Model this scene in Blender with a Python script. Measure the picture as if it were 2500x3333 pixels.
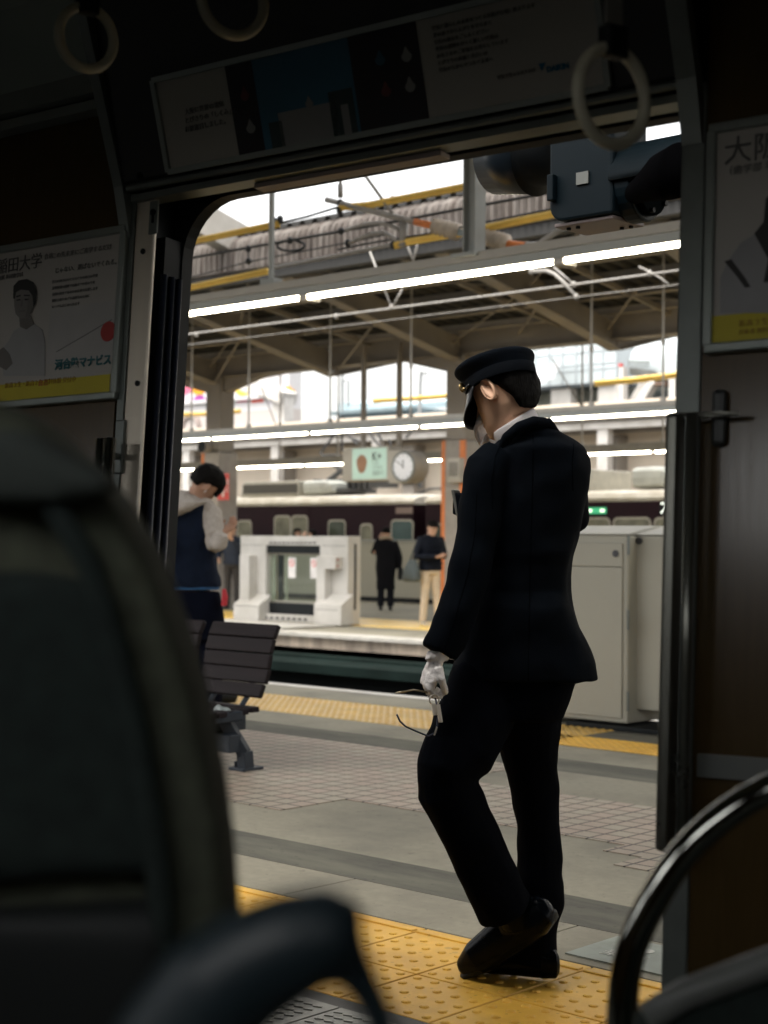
import bpy, bmesh, math, random
from mathutils import Vector, Matrix
random.seed(7)
rad = math.radians
for o in list(bpy.data.objects):
    bpy.data.objects.remove(o)
SC = bpy.context.scene
COL = SC.collection
# ------------------------------------------------------------------ camera
FPX, YAW, PITCH, ROLL, HC = 5085.7, 0.743285, 0.017697, 0.0071318, 1.162
cy, sy = math.cos(YAW), math.sin(YAW)
F = Vector((-sy*math.cos(PITCH), cy*math.cos(PITCH), math.sin(PITCH)))
R0 = Vector((cy, sy, 0)); U0 = R0.cross(F)
R = R0*math.cos(ROLL) + U0*math.sin(ROLL); U = -R0*math.sin(ROLL) + U0*math.cos(ROLL)
CAM = Vector((0, 0, HC))
cd = bpy.data.cameras.new('camera'); cam = bpy.data.objects.new('camera', cd); COL.objects.link(cam)
cam.matrix_world = Matrix(((R.x, U.x, -F.x, CAM.x), (R.y, U.y, -F.y, CAM.y), (R.z, U.z, -F.z, CAM.z), (0, 0, 0, 1)))
cd.sensor_fit = 'VERTICAL'; cd.sensor_height = 24; cd.lens = FPX/3333*24
cd.clip_start = 0.05; cd.clip_end = 2000
cd.dof.use_dof = True; cd.dof.focus_distance = 4.15; cd.dof.aperture_fstop = cd.lens/1000/0.0118
SC.camera = cam
# ------------------------------------------------------------------ world, sun, exposure
SUN_EL, SUN_ROT = rad(70), rad(192)
w = bpy.data.worlds.new('World'); SC.world = w; w.use_nodes = True
nt = w.node_tree; bg = nt.nodes['Background']
sky = nt.nodes.new('ShaderNodeTexSky'); sky.sky_type = 'NISHITA'; sky.sun_disc = False
sky.sun_elevation = SUN_EL; sky.sun_rotation = SUN_ROT; sky.air_density = 1.0; sky.dust_density = 4.0
hs = nt.nodes.new('ShaderNodeHueSaturation'); hs.inputs['Saturation'].default_value = 0.18
wm = nt.nodes.new('ShaderNodeMix'); wm.data_type = 'RGBA'; wm.blend_type = 'MULTIPLY'; wm.inputs[0].default_value = 1; wm.inputs[7].default_value = (1, .975, .93, 1)
nt.links.new(sky.outputs[0], hs.inputs['Color']); nt.links.new(hs.outputs[0], wm.inputs[6]); nt.links.new(wm.outputs[2], bg.inputs[0])
bg.inputs[1].default_value = 0.15
sd = bpy.data.lights.new('sun', 'SUN'); sd.energy = 0.5; sd.angle = rad(25); sd.color = (1, .95, .88)
so = bpy.data.objects.new('sun', sd); COL.objects.link(so)
so.rotation_euler = Vector((math.cos(SUN_EL)*math.sin(SUN_ROT), math.cos(SUN_EL)*math.cos(SUN_ROT), math.sin(SUN_EL))).to_track_quat('Z', 'Y').to_euler()
SC.view_settings.view_transform = 'Standard'; SC.view_settings.look = 'None'
SC.view_settings.exposure = 1.85; SC.view_settings.gamma = 1
SC.cycles.max_bounces = 8; SC.cycles.diffuse_bounces = 5; SC.cycles.use_denoising = True
SC.cycles.sample_clamp_indirect = 6
SC.render.film_transparent = False

# ------------------------------------------------------------------ pixel geometry (survey of the real place)
K = 2500/1659.0
def ray(x, y):      # D coordinates: a 1659 x 2212 view of the photograph
    x, y = x*K, y*K
    return F + R*((x-1250)/FPX) - U*((y-1666.5)/FPX)
def PY(x, y, Y):    # point on the vertical plane y = Y
    d = ray(x, y); return CAM + d*(Y/d.y)
def PZ(x, y, z=0.0):
    d = ray(x, y); return CAM + d*((z-HC)/d.z)
def PC(x, y, Z):    # point at depth Z from the lens
    return CAM + ray(x, y)*Z
def S(x, y): return (x/K, y/K)           # source px -> D
def crop(ox, oy, s):
    return lambda x, y: ((ox+x*s)/K, (oy+y*s)/K)
# train frame: the carriage stands canted on the curve
RV = Vector((-0.0865, -0.0233, 0.1403))
TR = Matrix.Rotation(RV.length, 4, RV.normalized())
TM = Matrix.Translation(Vector((-1.84, 1.95, 0))) @ TR
TI = TM.inverted()
def LP(x, y, yl=0.0):            # local point on local plane y = yl
    c = TI @ CAM; d = (TI.to_3x3() @ ray(x, y)); return c + d*((yl-c.y)/d.y)
def LPL(x, y, p0, n):            # local point on any local plane
    c = TI @ CAM; d = (TI.to_3x3() @ ray(x, y)); return c + d*((Vector(p0)-c).dot(Vector(n))/d.dot(Vector(n)))
def LC(x, y, Z): return TI @ PC(x, y, Z)

# ------------------------------------------------------------------ materials
MATS = {}
def mat(name, rgb, rough=.6, metal=0., var=.12, scale=6., bump=0., bs=60., coat=0., spec=.5, dirt=None, dscale=1.2, stretch=None, speck=None):
    if name in MATS: return MATS[name]
    m = bpy.data.materials.new(name); m.use_nodes = True; n = m.node_tree; L = n.links
    b = n.nodes['Principled BSDF']
    b.inputs['Roughness'].default_value = rough; b.inputs['Metallic'].default_value = metal
    b.inputs['Coat Weight'].default_value = coat; b.inputs['Coat Roughness'].default_value = .15
    b.inputs['Specular IOR Level'].default_value = spec
    tc = n.nodes.new('ShaderNodeTexCoord'); mp = n.nodes.new('ShaderNodeMapping')
    L.new(tc.outputs['Object'], mp.inputs[0])
    if stretch: mp.inputs['Scale'].default_value = stretch
    no = n.nodes.new('ShaderNodeTexNoise'); no.inputs['Scale'].default_value = scale; no.inputs['Detail'].default_value = 8
    L.new(mp.outputs[0], no.inputs['Vector'])
    cr = n.nodes.new('ShaderNodeValToRGB')
    a = [max(0, c*(1-var)) for c in rgb]; c2 = [min(1, c*(1+var)) for c in rgb]
    cr.color_ramp.elements[0].position = .3; cr.color_ramp.elements[1].position = .7
    cr.color_ramp.elements[0].color = (*a, 1); cr.color_ramp.elements[1].color = (*c2, 1)
    L.new(no.outputs[0], cr.inputs[0]); col = cr.outputs[0]
    if dirt:
        n2 = n.nodes.new('ShaderNodeTexNoise'); n2.inputs['Scale'].default_value = dscale; n2.inputs['Detail'].default_value = 10
        n2.inputs['Roughness'].default_value = .65
        L.new(mp.outputs[0], n2.inputs['Vector'])
        r2 = n.nodes.new('ShaderNodeValToRGB'); r2.color_ramp.elements[0].position = .45; r2.color_ramp.elements[1].position = .68
        L.new(n2.outputs[0], r2.inputs[0])
        mx = n.nodes.new('ShaderNodeMix'); mx.data_type = 'RGBA'; L.new(r2.outputs[0], mx.inputs[0])
        L.new(col, mx.inputs[6]); mx.inputs[7].default_value = (*dirt, 1); col = mx.outputs[2]
    if speck:
        for (ss, th, am) in ((speck, .05, .45), (speck*.23, .035, .35)):
            vo = n.nodes.new('ShaderNodeTexVoronoi'); vo.inputs['Scale'].default_value = ss; L.new(tc.outputs['Object'], vo.inputs['Vector'])
            nz = n.nodes.new('ShaderNodeTexNoise'); nz.inputs['Scale'].default_value = ss*.4; L.new(tc.outputs['Object'], nz.inputs['Vector'])
            mu = n.nodes.new('ShaderNodeMath'); mu.operation = 'MULTIPLY'; L.new(nz.outputs[0], mu.inputs[0]); mu.inputs[1].default_value = .22 if ss == speck else .16
            lt = n.nodes.new('ShaderNodeMath'); lt.operation = 'LESS_THAN'; L.new(vo.outputs['Distance'], lt.inputs[0]); L.new(mu.outputs[0], lt.inputs[1])
            m4 = n.nodes.new('ShaderNodeMath'); m4.operation = 'MULTIPLY'; L.new(lt.outputs[0], m4.inputs[0]); m4.inputs[1].default_value = am
            mx = n.nodes.new('ShaderNodeMix'); mx.data_type = 'RGBA'; L.new(m4.outputs[0], mx.inputs[0]); L.new(col, mx.inputs[6]); mx.inputs[7].default_value = (rgb[0]*.35, rgb[1]*.35, rgb[2]*.35, 1); col = mx.outputs[2]
    L.new(col, b.inputs['Base Color'])
    rr = n.nodes.new('ShaderNodeMapRange'); rr.inputs[3].default_value = max(.02, rough-.08); rr.inputs[4].default_value = min(1, rough+.08)
    L.new(no.outputs[0], rr.inputs[0]); L.new(rr.outputs[0], b.inputs['Roughness'])
    if bump:
        n3 = n.nodes.new('ShaderNodeTexNoise'); n3.inputs['Scale'].default_value = bs; n3.inputs['Detail'].default_value = 4
        L.new(mp.outputs[0], n3.inputs['Vector'])
        bp = n.nodes.new('ShaderNodeBump'); bp.inputs['Strength'].default_value = bump; bp.inputs['Distance'].default_value = .01
        L.new(n3.outputs[0], bp.inputs['Height']); L.new(bp.outputs[0], b.inputs['Normal'])
    MATS[name] = m; return m
def emis(name, rgb, s):
    if name in MATS: return MATS[name]
    m = bpy.data.materials.new(name); m.use_nodes = True; b = m.node_tree.nodes['Principled BSDF']
    b.inputs['Base Color'].default_value = (*rgb, 1); b.inputs['Emission Color'].default_value = (*rgb, 1)
    b.inputs['Emission Strength'].default_value = s; MATS[name] = m; return m
def glassmat(name, tint, mixf):
    m = bpy.data.materials.new(name); m.use_nodes = True; n = m.node_tree; n.nodes.clear()
    out = n.nodes.new('ShaderNodeOutputMaterial'); mx = n.nodes.new('ShaderNodeMixShader')
    t = n.nodes.new('ShaderNodeBsdfTransparent'); t.inputs[0].default_value = (*tint, 1)
    g = n.nodes.new('ShaderNodeBsdfGlossy'); g.inputs['Roughness'].default_value = .05
    mx.inputs[0].default_value = mixf; n.links.new(t.outputs[0], mx.inputs[1]); n.links.new(g.outputs[0], mx.inputs[2])
    n.links.new(mx.outputs[0], out.inputs[0]); MATS[name] = m; return m

# ------------------------------------------------------------------ mesh builder
class MB:
    def __init__(s): s.v = []; s.f = []; s.m = []; s.mi = 0
    def add(s, vs, fs):
        o = len(s.v); s.v += [tuple(v) for v in vs]; s.f += [tuple(i+o for i in f) for f in fs]; s.m += [s.mi]*len(fs); return s
    def box(s, x0, x1, y0, y1, z0, z1):
        if x0 > x1: x0, x1 = x1, x0
        if y0 > y1: y0, y1 = y1, y0
        if z0 > z1: z0, z1 = z1, z0
        vs = [(x, y, z) for z in (z0, z1) for y in (y0, y1) for x in (x0, x1)]
        return s.add(vs, [(0, 2, 3, 1), (4, 5, 7, 6), (0, 1, 5, 4), (2, 6, 7, 3), (0, 4, 6, 2), (1, 3, 7, 5)])
    def bar(s, a, b, w, h, up=(0, 0, 1)):      # rectangular bar between two points
        a = Vector(a); b = Vector(b); d = (b-a).normalized(); up = Vector(up)
        sd = d.cross(up)
        if sd.length < 1e-4: sd = d.cross(Vector((1, 0, 0)))
        sd.normalize(); u = sd.cross(d)
        vs = [p+sd*(i*w/2)+u*(j*h/2) for p in (a, b) for (i, j) in ((-1, -1), (1, -1), (1, 1), (-1, 1))]
        return s.add(vs, [(3, 2, 1, 0), (4, 5, 6, 7), (0, 1, 5, 4), (1, 2, 6, 5), (2, 3, 7, 6), (3, 0, 4, 7)])
    def tube(s, pts, r, n=10, cap=True):
        pts = [Vector(p) for p in pts]; rs = r if isinstance(r, (list, tuple)) else [r]*len(pts)
        vs = []; fs = []; ref = None
        for i, p in enumerate(pts):
            d = (pts[min(i+1, len(pts)-1)]-pts[max(i-1, 0)]).normalized()
            if ref is None:
                ref = d.cross(Vector((0, 0, 1)))
                if ref.length < .05: ref = d.cross(Vector((0, 1, 0)))
            ref = (ref - d*ref.dot(d)).normalized(); q = d.cross(ref)
            for k in range(n):
                a = 2*math.pi*k/n; vs.append(p + (ref*math.cos(a)+q*math.sin(a))*rs[i])
        for i in range(len(pts)-1):
            for k in range(n):
                k2 = (k+1) % n; fs.append((i*n+k, i*n+k2, (i+1)*n+k2, (i+1)*n+k))
        if cap: fs.append(tuple(range(n-1, -1, -1))); fs.append(tuple(range((len(pts)-1)*n, len(pts)*n)))
        return s.add(vs, fs)
    def rings(s, secs, n=20, cap=True, closed=False):   # secs: (centre, axis u, axis v, a, b, exponent)
        vs = []; fs = []
        for (c, u, v, a, b, e) in secs:
            c = Vector(c); u = Vector(u); v = Vector(v)
            for k in range(n):
                t = 2*math.pi*k/n; ct, st = math.cos(t), math.sin(t)
                X = a*math.copysign(abs(ct)**(2/e), ct); Y = b*math.copysign(abs(st)**(2/e), st)
                vs.append(c+u*X+v*Y)
        m = len(secs)
        for i in range(m if closed else m-1):
            j = (i+1) % m
            for k in range(n):
                k2 = (k+1) % n; fs.append((i*n+k, i*n+k2, j*n+k2, j*n+k))
        if cap and not closed: fs.append(tuple(range(n-1, -1, -1))); fs.append(tuple(range((m-1)*n, m*n)))
        return s.add(vs, fs)
    def ball(s, c, r, n=14, m=9, fwd=(1, 0, 0), up=(0, 0, 1)):
        c = Vector(c); r = r if isinstance(r, (list, tuple)) else (r, r, r)
        x = Vector(fwd).normalized(); z = Vector(up); z = (z-x*z.dot(x)).normalized(); y = z.cross(x)
        secs = []
        for i in range(m+1):
            t = -math.pi/2+math.pi*i/m; k = max(math.cos(t), .02)
            secs.append((c+z*(r[2]*math.sin(t)), x, y, r[0]*k, r[1]*k, 2))
        return s.rings(secs, n)
    def prism(s, poly, ext):                  # poly: list of 3D points (planar), ext: vector
        n = len(poly); e = Vector(ext); vs = [Vector(p) for p in poly]+[Vector(p)+e for p in poly]
        return s.add(vs, [tuple(range(n-1, -1, -1)), tuple(range(n, 2*n))]+[(i, (i+1) % n, n+(i+1) % n, n+i) for i in range(n)])
    def quad(s, a, b, c, d): return s.add([a, b, c, d], [(0, 1, 2, 3)])
    def cyl(s, a, b, r, n=20): return s.tube([a, b], r, n)
    def torus(s, c, x, y, R_, r, n=36, m=10, sx=1, sy=1):
        c = Vector(c); x = Vector(x).normalized(); y = Vector(y).normalized(); z = x.cross(y)
        secs = []
        for i in range(n):
            t = 2*math.pi*i/n; d = x*math.cos(t)*sx+y*math.sin(t)*sy
            secs.append((c+d*R_, d.normalized(), z, r, r, 2))
        return s.rings(secs, m, closed=True)
    def build(s, name, m=None, parent=None, mw=None, smooth=False, bevel=0, subd=0, seg=2):
        me = bpy.data.meshes.new(name); me.from_pydata(s.v, [], s.f); me.update()
        bm = bmesh.new(); bm.from_mesh(me); bmesh.ops.recalc_face_normals(bm, faces=bm.faces); bm.to_mesh(me); bm.free()
        o = bpy.data.objects.new(name, me); COL.objects.link(o)
        for q in (m if isinstance(m, (list, tuple)) else [m]):
            if q: me.materials.append(q)
        if isinstance(m, (list, tuple)):
            for p, i in zip(me.polygons, s.m): p.material_index = i
        if smooth:
            for p in me.polygons: p.use_smooth = True
        if bevel:
            b = o.modifiers.new('b', 'BEVEL'); b.width = bevel; b.segments = seg; b.limit_method = 'ANGLE'; b.angle_limit = rad(40)
        if subd:
            b = o.modifiers.new('s', 'SUBSURF'); b.levels = subd; b.render_levels = subd
        if parent: o.parent = parent
        if mw: o.matrix_world = mw
        return o
    def fuse(s, name, m, parent=None, voxel=.006, it=4, mw=None, noise=0, nscale=.05, deci=0):
        o = s.build(name, m)
        r = o.modifiers.new('r', 'REMESH'); r.mode = 'VOXEL'; r.voxel_size = voxel
        if it:
            k = o.modifiers.new('k', 'SMOOTH'); k.iterations = it; k.factor = .5
        if noise:
            tx = bpy.data.textures.new(name, 'CLOUDS'); tx.noise_scale = nscale; tx.noise_depth = 1
            dm = o.modifiers.new('d', 'DISPLACE'); dm.texture = tx; dm.strength = noise; dm.mid_level = .5; dm.texture_coords = 'LOCAL'
        dg = bpy.context.evaluated_depsgraph_get()
        me = bpy.data.meshes.new_from_object(o.evaluated_get(dg)); me.name = name
        old = o.data; o.modifiers.clear(); o.data = me; bpy.data.meshes.remove(old)
        for p in me.polygons: p.use_smooth = True
        if parent: o.parent = parent
        if mw: o.matrix_world = mw
        return o
def tag(o, label, cat, group=None):
    o['label'] = label; o['category'] = cat
    if group: o['group'] = group
    return o
def struct(o): o['kind'] = 'structure'; return o
def empty(name, loc, label, cat, group=None, mw=None):
    o = bpy.data.objects.new(name, None); COL.objects.link(o); o.empty_display_size = .1
    if mw is not None: o.matrix_world = mw
    else: o.location = loc
    OFF[o.name] = None
    tag(o, label, cat, group); return o
OFF = {}
def adopt(root, *objs):      # parent parts built in world coordinates to a thing's base
    bpy.context.view_layer.update()
    for o in objs:
        o.parent = root; o.matrix_parent_inverse = root.matrix_world.inverted()
def split_loose(o, gap=.012):
    me = o.data; n = len(me.vertices); par = list(range(n))
    def fi(i):
        while par[i] != i: par[i] = par[par[i]]; i = par[i]
        return i
    for e in me.edges:
        a, c = fi(e.vertices[0]), fi(e.vertices[1])
        if a != c: par[a] = c
    isl = {}
    for i in range(n): isl.setdefault(fi(i), []).append(i)
    isl = list(isl.values())
    bx = []
    for g in isl:
        co = [me.vertices[i].co for i in g]; bx.append(([min(c[k] for c in co)-gap for k in range(3)], [max(c[k] for c in co)+gap for k in range(3)]))
    pr = list(range(len(isl)))
    def f2(i):
        while pr[i] != i: i = pr[i]
        return i
    for i in range(len(isl)):
        for j in range(i):
            if all(bx[i][0][k] <= bx[j][1][k] and bx[j][0][k] <= bx[i][1][k] for k in range(3)): pr[f2(i)] = f2(j)
    grp = {}
    for i in range(len(isl)): grp.setdefault(f2(i), []).extend(isl[i])
    if len(grp) < 2: return
    grp = list(grp.values()); owner = {}
    for gi, g in enumerate(grp):
        for i in g: owner[i] = gi
    base = o.name.split('.')[0]
    for gi, g in enumerate(grp):
        g = sorted(g); mp = {v: k for k, v in enumerate(g)}
        ps = [p for p in me.polygons if owner[p.vertices[0]] == gi]
        m2 = bpy.data.meshes.new(base); m2.from_pydata([tuple(me.vertices[i].co) for i in g], [], [tuple(mp[v] for v in p.vertices) for p in ps]); m2.update()
        for mm in me.materials: m2.materials.append(mm)
        for p, q in zip(m2.polygons, ps): p.use_smooth = q.use_smooth; p.material_index = q.material_index
        c = o.copy(); c.data = m2; COL.objects.link(c)
    bpy.data.objects.remove(o)
def copy_tree(o, off, label=None):
    c = o.copy(); COL.objects.link(c); c.location = o.location+Vector(off)
    if label: c['label'] = label
    for ch in [x for x in bpy.data.objects if x.parent == o]:
        d = ch.copy(); COL.objects.link(d); d.parent = c; d.matrix_parent_inverse = ch.matrix_parent_inverse.copy()
        for g in [x for x in bpy.data.objects if x.parent == ch]:
            e = g.copy(); COL.objects.link(e); e.parent = d
    return c
def text(body, size, m, origin, xdir, ydir, name='lettering', parent=None, depth=.0005, align='LEFT', xs=1., bold=0):
    cu = bpy.data.curves.new('t', 'FONT'); cu.body = body; cu.size = size; cu.extrude = depth; cu.align_x = align; cu.offset = bold
    cu.resolution_u = 2
    o = bpy.data.objects.new('t', cu); COL.objects.link(o)
    bpy.context.view_layer.update()
    me = bpy.data.meshes.new_from_object(o.evaluated_get(bpy.context.evaluated_depsgraph_get()))
    bpy.data.objects.remove(o); bpy.data.curves.remove(cu)
    x = Vector(xdir).normalized(); y = Vector(ydir); y = (y-x*y.dot(x)).normalized(); z = x.cross(y)
    T = Matrix(((x.x*xs, y.x, z.x, origin[0]), (x.y*xs, y.y, z.y, origin[1]), (x.z*xs, y.z, z.z, origin[2]), (0, 0, 0, 1)))
    me.transform(T); me.materials.clear(); me.materials.append(m)
    ob = bpy.data.objects.new(name, me); me.name = name; COL.objects.link(ob)
    if parent: ob.parent = parent
    return ob
# ------------------------------------------------------------------ palette
conc = mat('platform_concrete', (.265, .245, .185), .8, var=.1, scale=30, bump=.15, bs=150, dirt=(.165, .155, .122), dscale=1.3, speck=28)
conc_d = mat('dark_asphalt', (.085, .082, .065), .85, var=.2, scale=20, bump=.2, bs=200, dirt=(.15, .145, .11), dscale=2.2, stretch=(.5, 2, 1), speck=20)
stain = mat('stained_concrete', (.46, .38, .30), .9, var=.3, scale=3, bump=.3, bs=40, dirt=(.2, .17, .14), dscale=2.0, stretch=(1.6, 1, .35))
yel = mat('tactile_yellow', (.74, .43, .06), .5, var=.14, scale=5, bump=.08, bs=120, dirt=(.52, .27, .03), dscale=1.6, speck=26)
yel2 = mat('worn_yellow', (.66, .43, .12), .35, var=.15, scale=5, dirt=(.55, .33, .08), dscale=4)
black = mat('blackened_ballast', (.012, .014, .014), .95, spec=.05, var=.3, scale=40, bump=.6, bs=60)
white = mat('white_paint', (.70, .67, .63), .5, var=.05, scale=3, dirt=(.52, .49, .45), dscale=1.0)
offw = mat('warm_white_steel', (.52, .49, .44), .55, var=.06, scale=3, dirt=(.4, .37, .32), dscale=.8)
greyp = mat('grey_steel_cabinet', (.34, .325, .265), .55, var=.05, scale=300, dirt=(.31, .295, .24), dscale=.7)
lgrey = mat('light_grey_steel', (.30, .31, .29), .5, var=.06, scale=3)
canopy = mat('canopy_taupe_paint', (.33, .295, .255), .7, var=.1, scale=4, dirt=(.26, .23, .20), dscale=1)
deckm = mat('roof_deck_dark', (.034, .033, .031), .8, var=.2, scale=4)
corr = mat('weathered_corrugated', (.105, .086, .074), .75, var=.35, scale=3, dirt=(.27, .245, .22), dscale=1.6, stretch=(9, 1, .8))
yelt = mat('yellow_wire_cover', (.95, .62, .13), .35, var=.08, scale=8)
dark = mat('black_rubber', (.007, .009, .010), .55, spec=.2, var=.2, scale=20)
wire = mat('black_wire', (.03, .032, .034), .6)
pipe = mat('pale_galvanised_pipe', (.34, .32, .29), .45, var=.15, scale=12)
ins = mat('porcelain_insulator', (.50, .42, .33), .45, var=.1, scale=20)
orange = mat('orange_paint', (.72, .22, .06), .5)
tubeE = emis('fluorescent_tube', (1, .91, .72), 7)
steel = mat('brushed_stainless', (.68, .62, .53), .46, metal=.85, var=.06, scale=30, stretch=(1, 1, .05), bump=.03, bs=200)
steel_d = mat('dull_aluminium', (.20, .22, .21), .4, metal=.6, var=.08, scale=20)
chrome = mat('chrome', (.5, .5, .48), .1, metal=1, var=.02)
wood = mat('dark_walnut_laminate', (.075, .045, .013), .24, var=.09, scale=18, coat=.4, stretch=(6, 6, .5))
paper = mat('poster_paper', (.50, .48, .44), .5, var=.03, scale=3)
paper2 = mat('poster_white_paper', (.45, .43, .40), .5, var=.03, scale=3)
ink = mat('poster_ink', (.05, .06, .07), .6)
inkl = mat('poster_grey_ink', (.16, .16, .16), .6)
def brickmat():
    m = bpy.data.materials.new('paving_tile'); m.use_nodes = True; n = m.node_tree; L = n.links; b = n.nodes['Principled BSDF']
    tc = n.nodes.new('ShaderNodeTexCoord'); mp = n.nodes.new('ShaderNodeMapping'); L.new(tc.outputs['Object'], mp.inputs[0])
    mp.inputs['Location'].default_value = (.048, .036, 0)
    br = n.nodes.new('ShaderNodeTexBrick'); br.offset = 0; br.squash = 1
    for k, v in (('Scale', 1), ('Brick Width', .1), ('Row Height', .1), ('Mortar Size', .0055), ('Mortar Smooth', .1), ('Bias', -.1)): br.inputs[k].default_value = v
    br.inputs['Color1'].default_value = (.39, .34, .26, 1); br.inputs['Color2'].default_value = (.41, .315, .245, 1)
    br.inputs['Mortar'].default_value = (.035, .025, .022, 1)
    L.new(mp.outputs[0], br.inputs['Vector'])
    no = n.nodes.new('ShaderNodeTexNoise'); no.inputs['Scale'].default_value = 120; no.inputs['Detail'].default_value = 6; L.new(tc.outputs['Object'], no.inputs['Vector'])
    n2 = n.nodes.new('ShaderNodeTexNoise'); n2.inputs['Scale'].default_value = .9; n2.inputs['Detail'].default_value = 6; L.new(tc.outputs['Object'], n2.inputs['Vector'])
    ml = n.nodes.new('ShaderNodeMapRange'); ml.inputs[1].default_value = .35; ml.inputs[2].default_value = .65; ml.inputs[3].default_value = .70; ml.inputs[4].default_value = 1.10; L.new(n2.outputs[0], ml.inputs[0])
    m3 = n.nodes.new('ShaderNodeMapRange'); m3.inputs[1].default_value = .3; m3.inputs[2].default_value = .7; m3.inputs[3].default_value = .88; m3.inputs[4].default_value = 1.1; L.new(no.outputs[0], m3.inputs[0])
    mm = n.nodes.new('ShaderNodeMath'); mm.operation = 'MULTIPLY'; L.new(ml.outputs[0], mm.inputs[0]); L.new(m3.outputs[0], mm.inputs[1])
    vm = n.nodes.new('ShaderNodeVectorMath'); vm.operation = 'SCALE'; L.new(br.outputs[0], vm.inputs[0]); L.new(mm.outputs[0], vm.inputs['Scale'])
    L.new(vm.outputs[0], b.inputs['Base Color']); b.inputs['Roughness'].default_value = .6
    bp = n.nodes.new('ShaderNodeBump'); bp.inputs['Strength'].default_value = .5; bp.inputs['Distance'].default_value = .002; bp.invert = True
    L.new(br.outputs['Fac'], bp.inputs['Height']); L.new(bp.outputs[0], b.inputs['Normal'])
    return m
tile = brickmat()
# ------------------------------------------------------------------ the near platform
XA, XB = -60, 25
def sheet(name, m, y0, y1, z=0., xa=XA, xb=XB, t=.3):
    return struct(MB().box(xa, xb, y0, y1, z-t, z).build(name, m))
struct(MB().quad((-400, -200, -1.35), (200, -200, -1.35), (200, 500, -1.35), (-400, 500, -1.35)).build('ground', black))
struct(MB().box(XA, XB, 2.12, 8.69, -1.3, -.31).build('platform_foundation', conc_d))
sheet('platform_edge', mat('edge_dark_concrete', (.13, .125, .115), .8, dirt=(.09, .085, .08)), 2.12, 2.86)
sheet('platform_edge', white, 8.62, 8.72, .003)
seamm = mat('seam_dark', (.05, .045, .04), .9)
def paved(name, m, y0, y1, xs, gap=.006):        # slabs with real joints
    b = MB(); x = XA
    for x1 in xs:
        b.box(x, x1-gap, y0+.003, y1-.003, -.30, 0); x = x1
    b.box(x, XB, y0+.003, y1-.003, -.30, 0)
    return struct(b.build(name, m, bevel=.0015, seg=1))
slab = [-8.35+i*.93 for i in range(0, 18)]
paved('platform_floor', conc, 3.553, 3.90, slab)
sheet('platform_floor', conc_d, 3.90, 4.21)
sheet('platform_floor', seamm, 2.85, 3.56, -.012)
def cpoly(pts, z0, z1): return [(x, y, z1) for x, y in pts], (0, 0, z0-z1)
struct(MB().box(XA, XB, 4.21, 6.43, -.3, 0).build('platform_floor', conc))
b = MB().prism(*cpoly([(XA, 4.64), (-4.856, 4.64), (-4.856, 5.04), (-3.368, 5.04), (-3.368, 4.89), (-3.194, 4.89), (-3.194, 4.704), (XB, 4.704), (XB, 5.836), (-4.90, 5.836), (-4.90, 6.43), (XA, 6.43)], .001, .004))
struct(b.build('platform_floor', tile))
sheet('platform_floor', conc_d, 6.43, 6.80)
paved('platform_floor', conc, 6.80, 7.27, [v+.4 for v in slab])
sheet('platform_floor', seamm, 7.26, 8.1, -.012)
paved('platform_floor', conc, 8.09, 8.62, [v+.1 for v in slab])
# tactile strips: raised truncated domes
def dome(b, x, y, r=.0115, h=.005, z=0.):
    n = 10; vs = []
    for rr, hh in ((r, 0), (r*.86, h*.65), (r*.55, h)):
        vs += [(x+rr*math.cos(2*math.pi*k/n), y+rr*math.sin(2*math.pi*k/n), z+hh) for k in range(n)]
    fs = [(i*n+k, i*n+(k+1) % n, (i+1)*n+(k+1) % n, (i+1)*n+k) for i in range(2) for k in range(n)]+[tuple(range(2*n, 3*n))]
    b.add(vs, fs)
def tactile(y0, y1, yline, x0, nx, s=.3, m=yel, z=0., dr=.013, dh=.005):
    b = MB(); g = .0035
    for i in range(nx):
        xa = x0+i*s
        for (ya, yb, line) in ((y0, y0+s, 0), (y0+s, y1, 1)):
            b.box(xa+g, xa+s-g, ya+g, yb-g, -.05+z, z)
            for p in range(5):
                for q in range(5):
                    dome(b, xa+s*(p+.5)/5, ya+s*(q+.5)/5, dr, dh, z)
            if line: b.box(xa+.008, xa+s-.008, yb-.062, yb-.034, z-.002, z+.005)
    return struct(b.build('tactile_pavement', m, bevel=.003, seg=2))
tactile(2.861, 3.551, 1, -3.075-.3*22, 34)
b = MB()
for i in range(36):
    xa = -5.75-i*.3
    for j in range(2):
        b.box(xa+.003, xa+.297, 7.275+j*.4+.003, 7.275+(j+1)*.4-.003, -.05, 0.)
        for p in range(5):
            for q in range(6): dome(b, xa+.3*(p+.5)/5, 7.275+j*.4+.4*(q+.5)/6, .016, .005)
struct(b.build('tactile_pavement', yel2))
b = MB()
for i in range(40):
    xa = -5.75+i*.3; b.box(xa+.002, xa+.298, 7.25, 7.68, -.05, 0)
    for p in range(5):
        for q in range(7): dome(b, xa+.3*(p+.5)/5, 7.25+.43*(q+.5)/7, .012, .005)
struct(b.build('tactile_pavement', yel))
sheet('platform_floor', conc_d, 7.68, 8.1, -.001, xa=-5.75)
# ribbed metal gap plates beside the track
ribm = mat('ribbed_metal_plate', (.33, .33, .29), .45, metal=.3, dirt=(.2, .19, .17), dscale=6)
b = MB()
for i in range(14):
    xa = -6.2+i*.5; b.box(xa+.004, xa+.496, 2.30, 2.79, .001, .006)
    for p in range(14):
        for q in range(14):
            cx, cyy = xa+.03+p*.033, 2.325+q*.033
            b.bar((cx-.012, cyy-.004, .007), (cx+.010, cyy+.004, .007), .006, .003)
struct(b.build('gap_plate', ribm))
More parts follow.
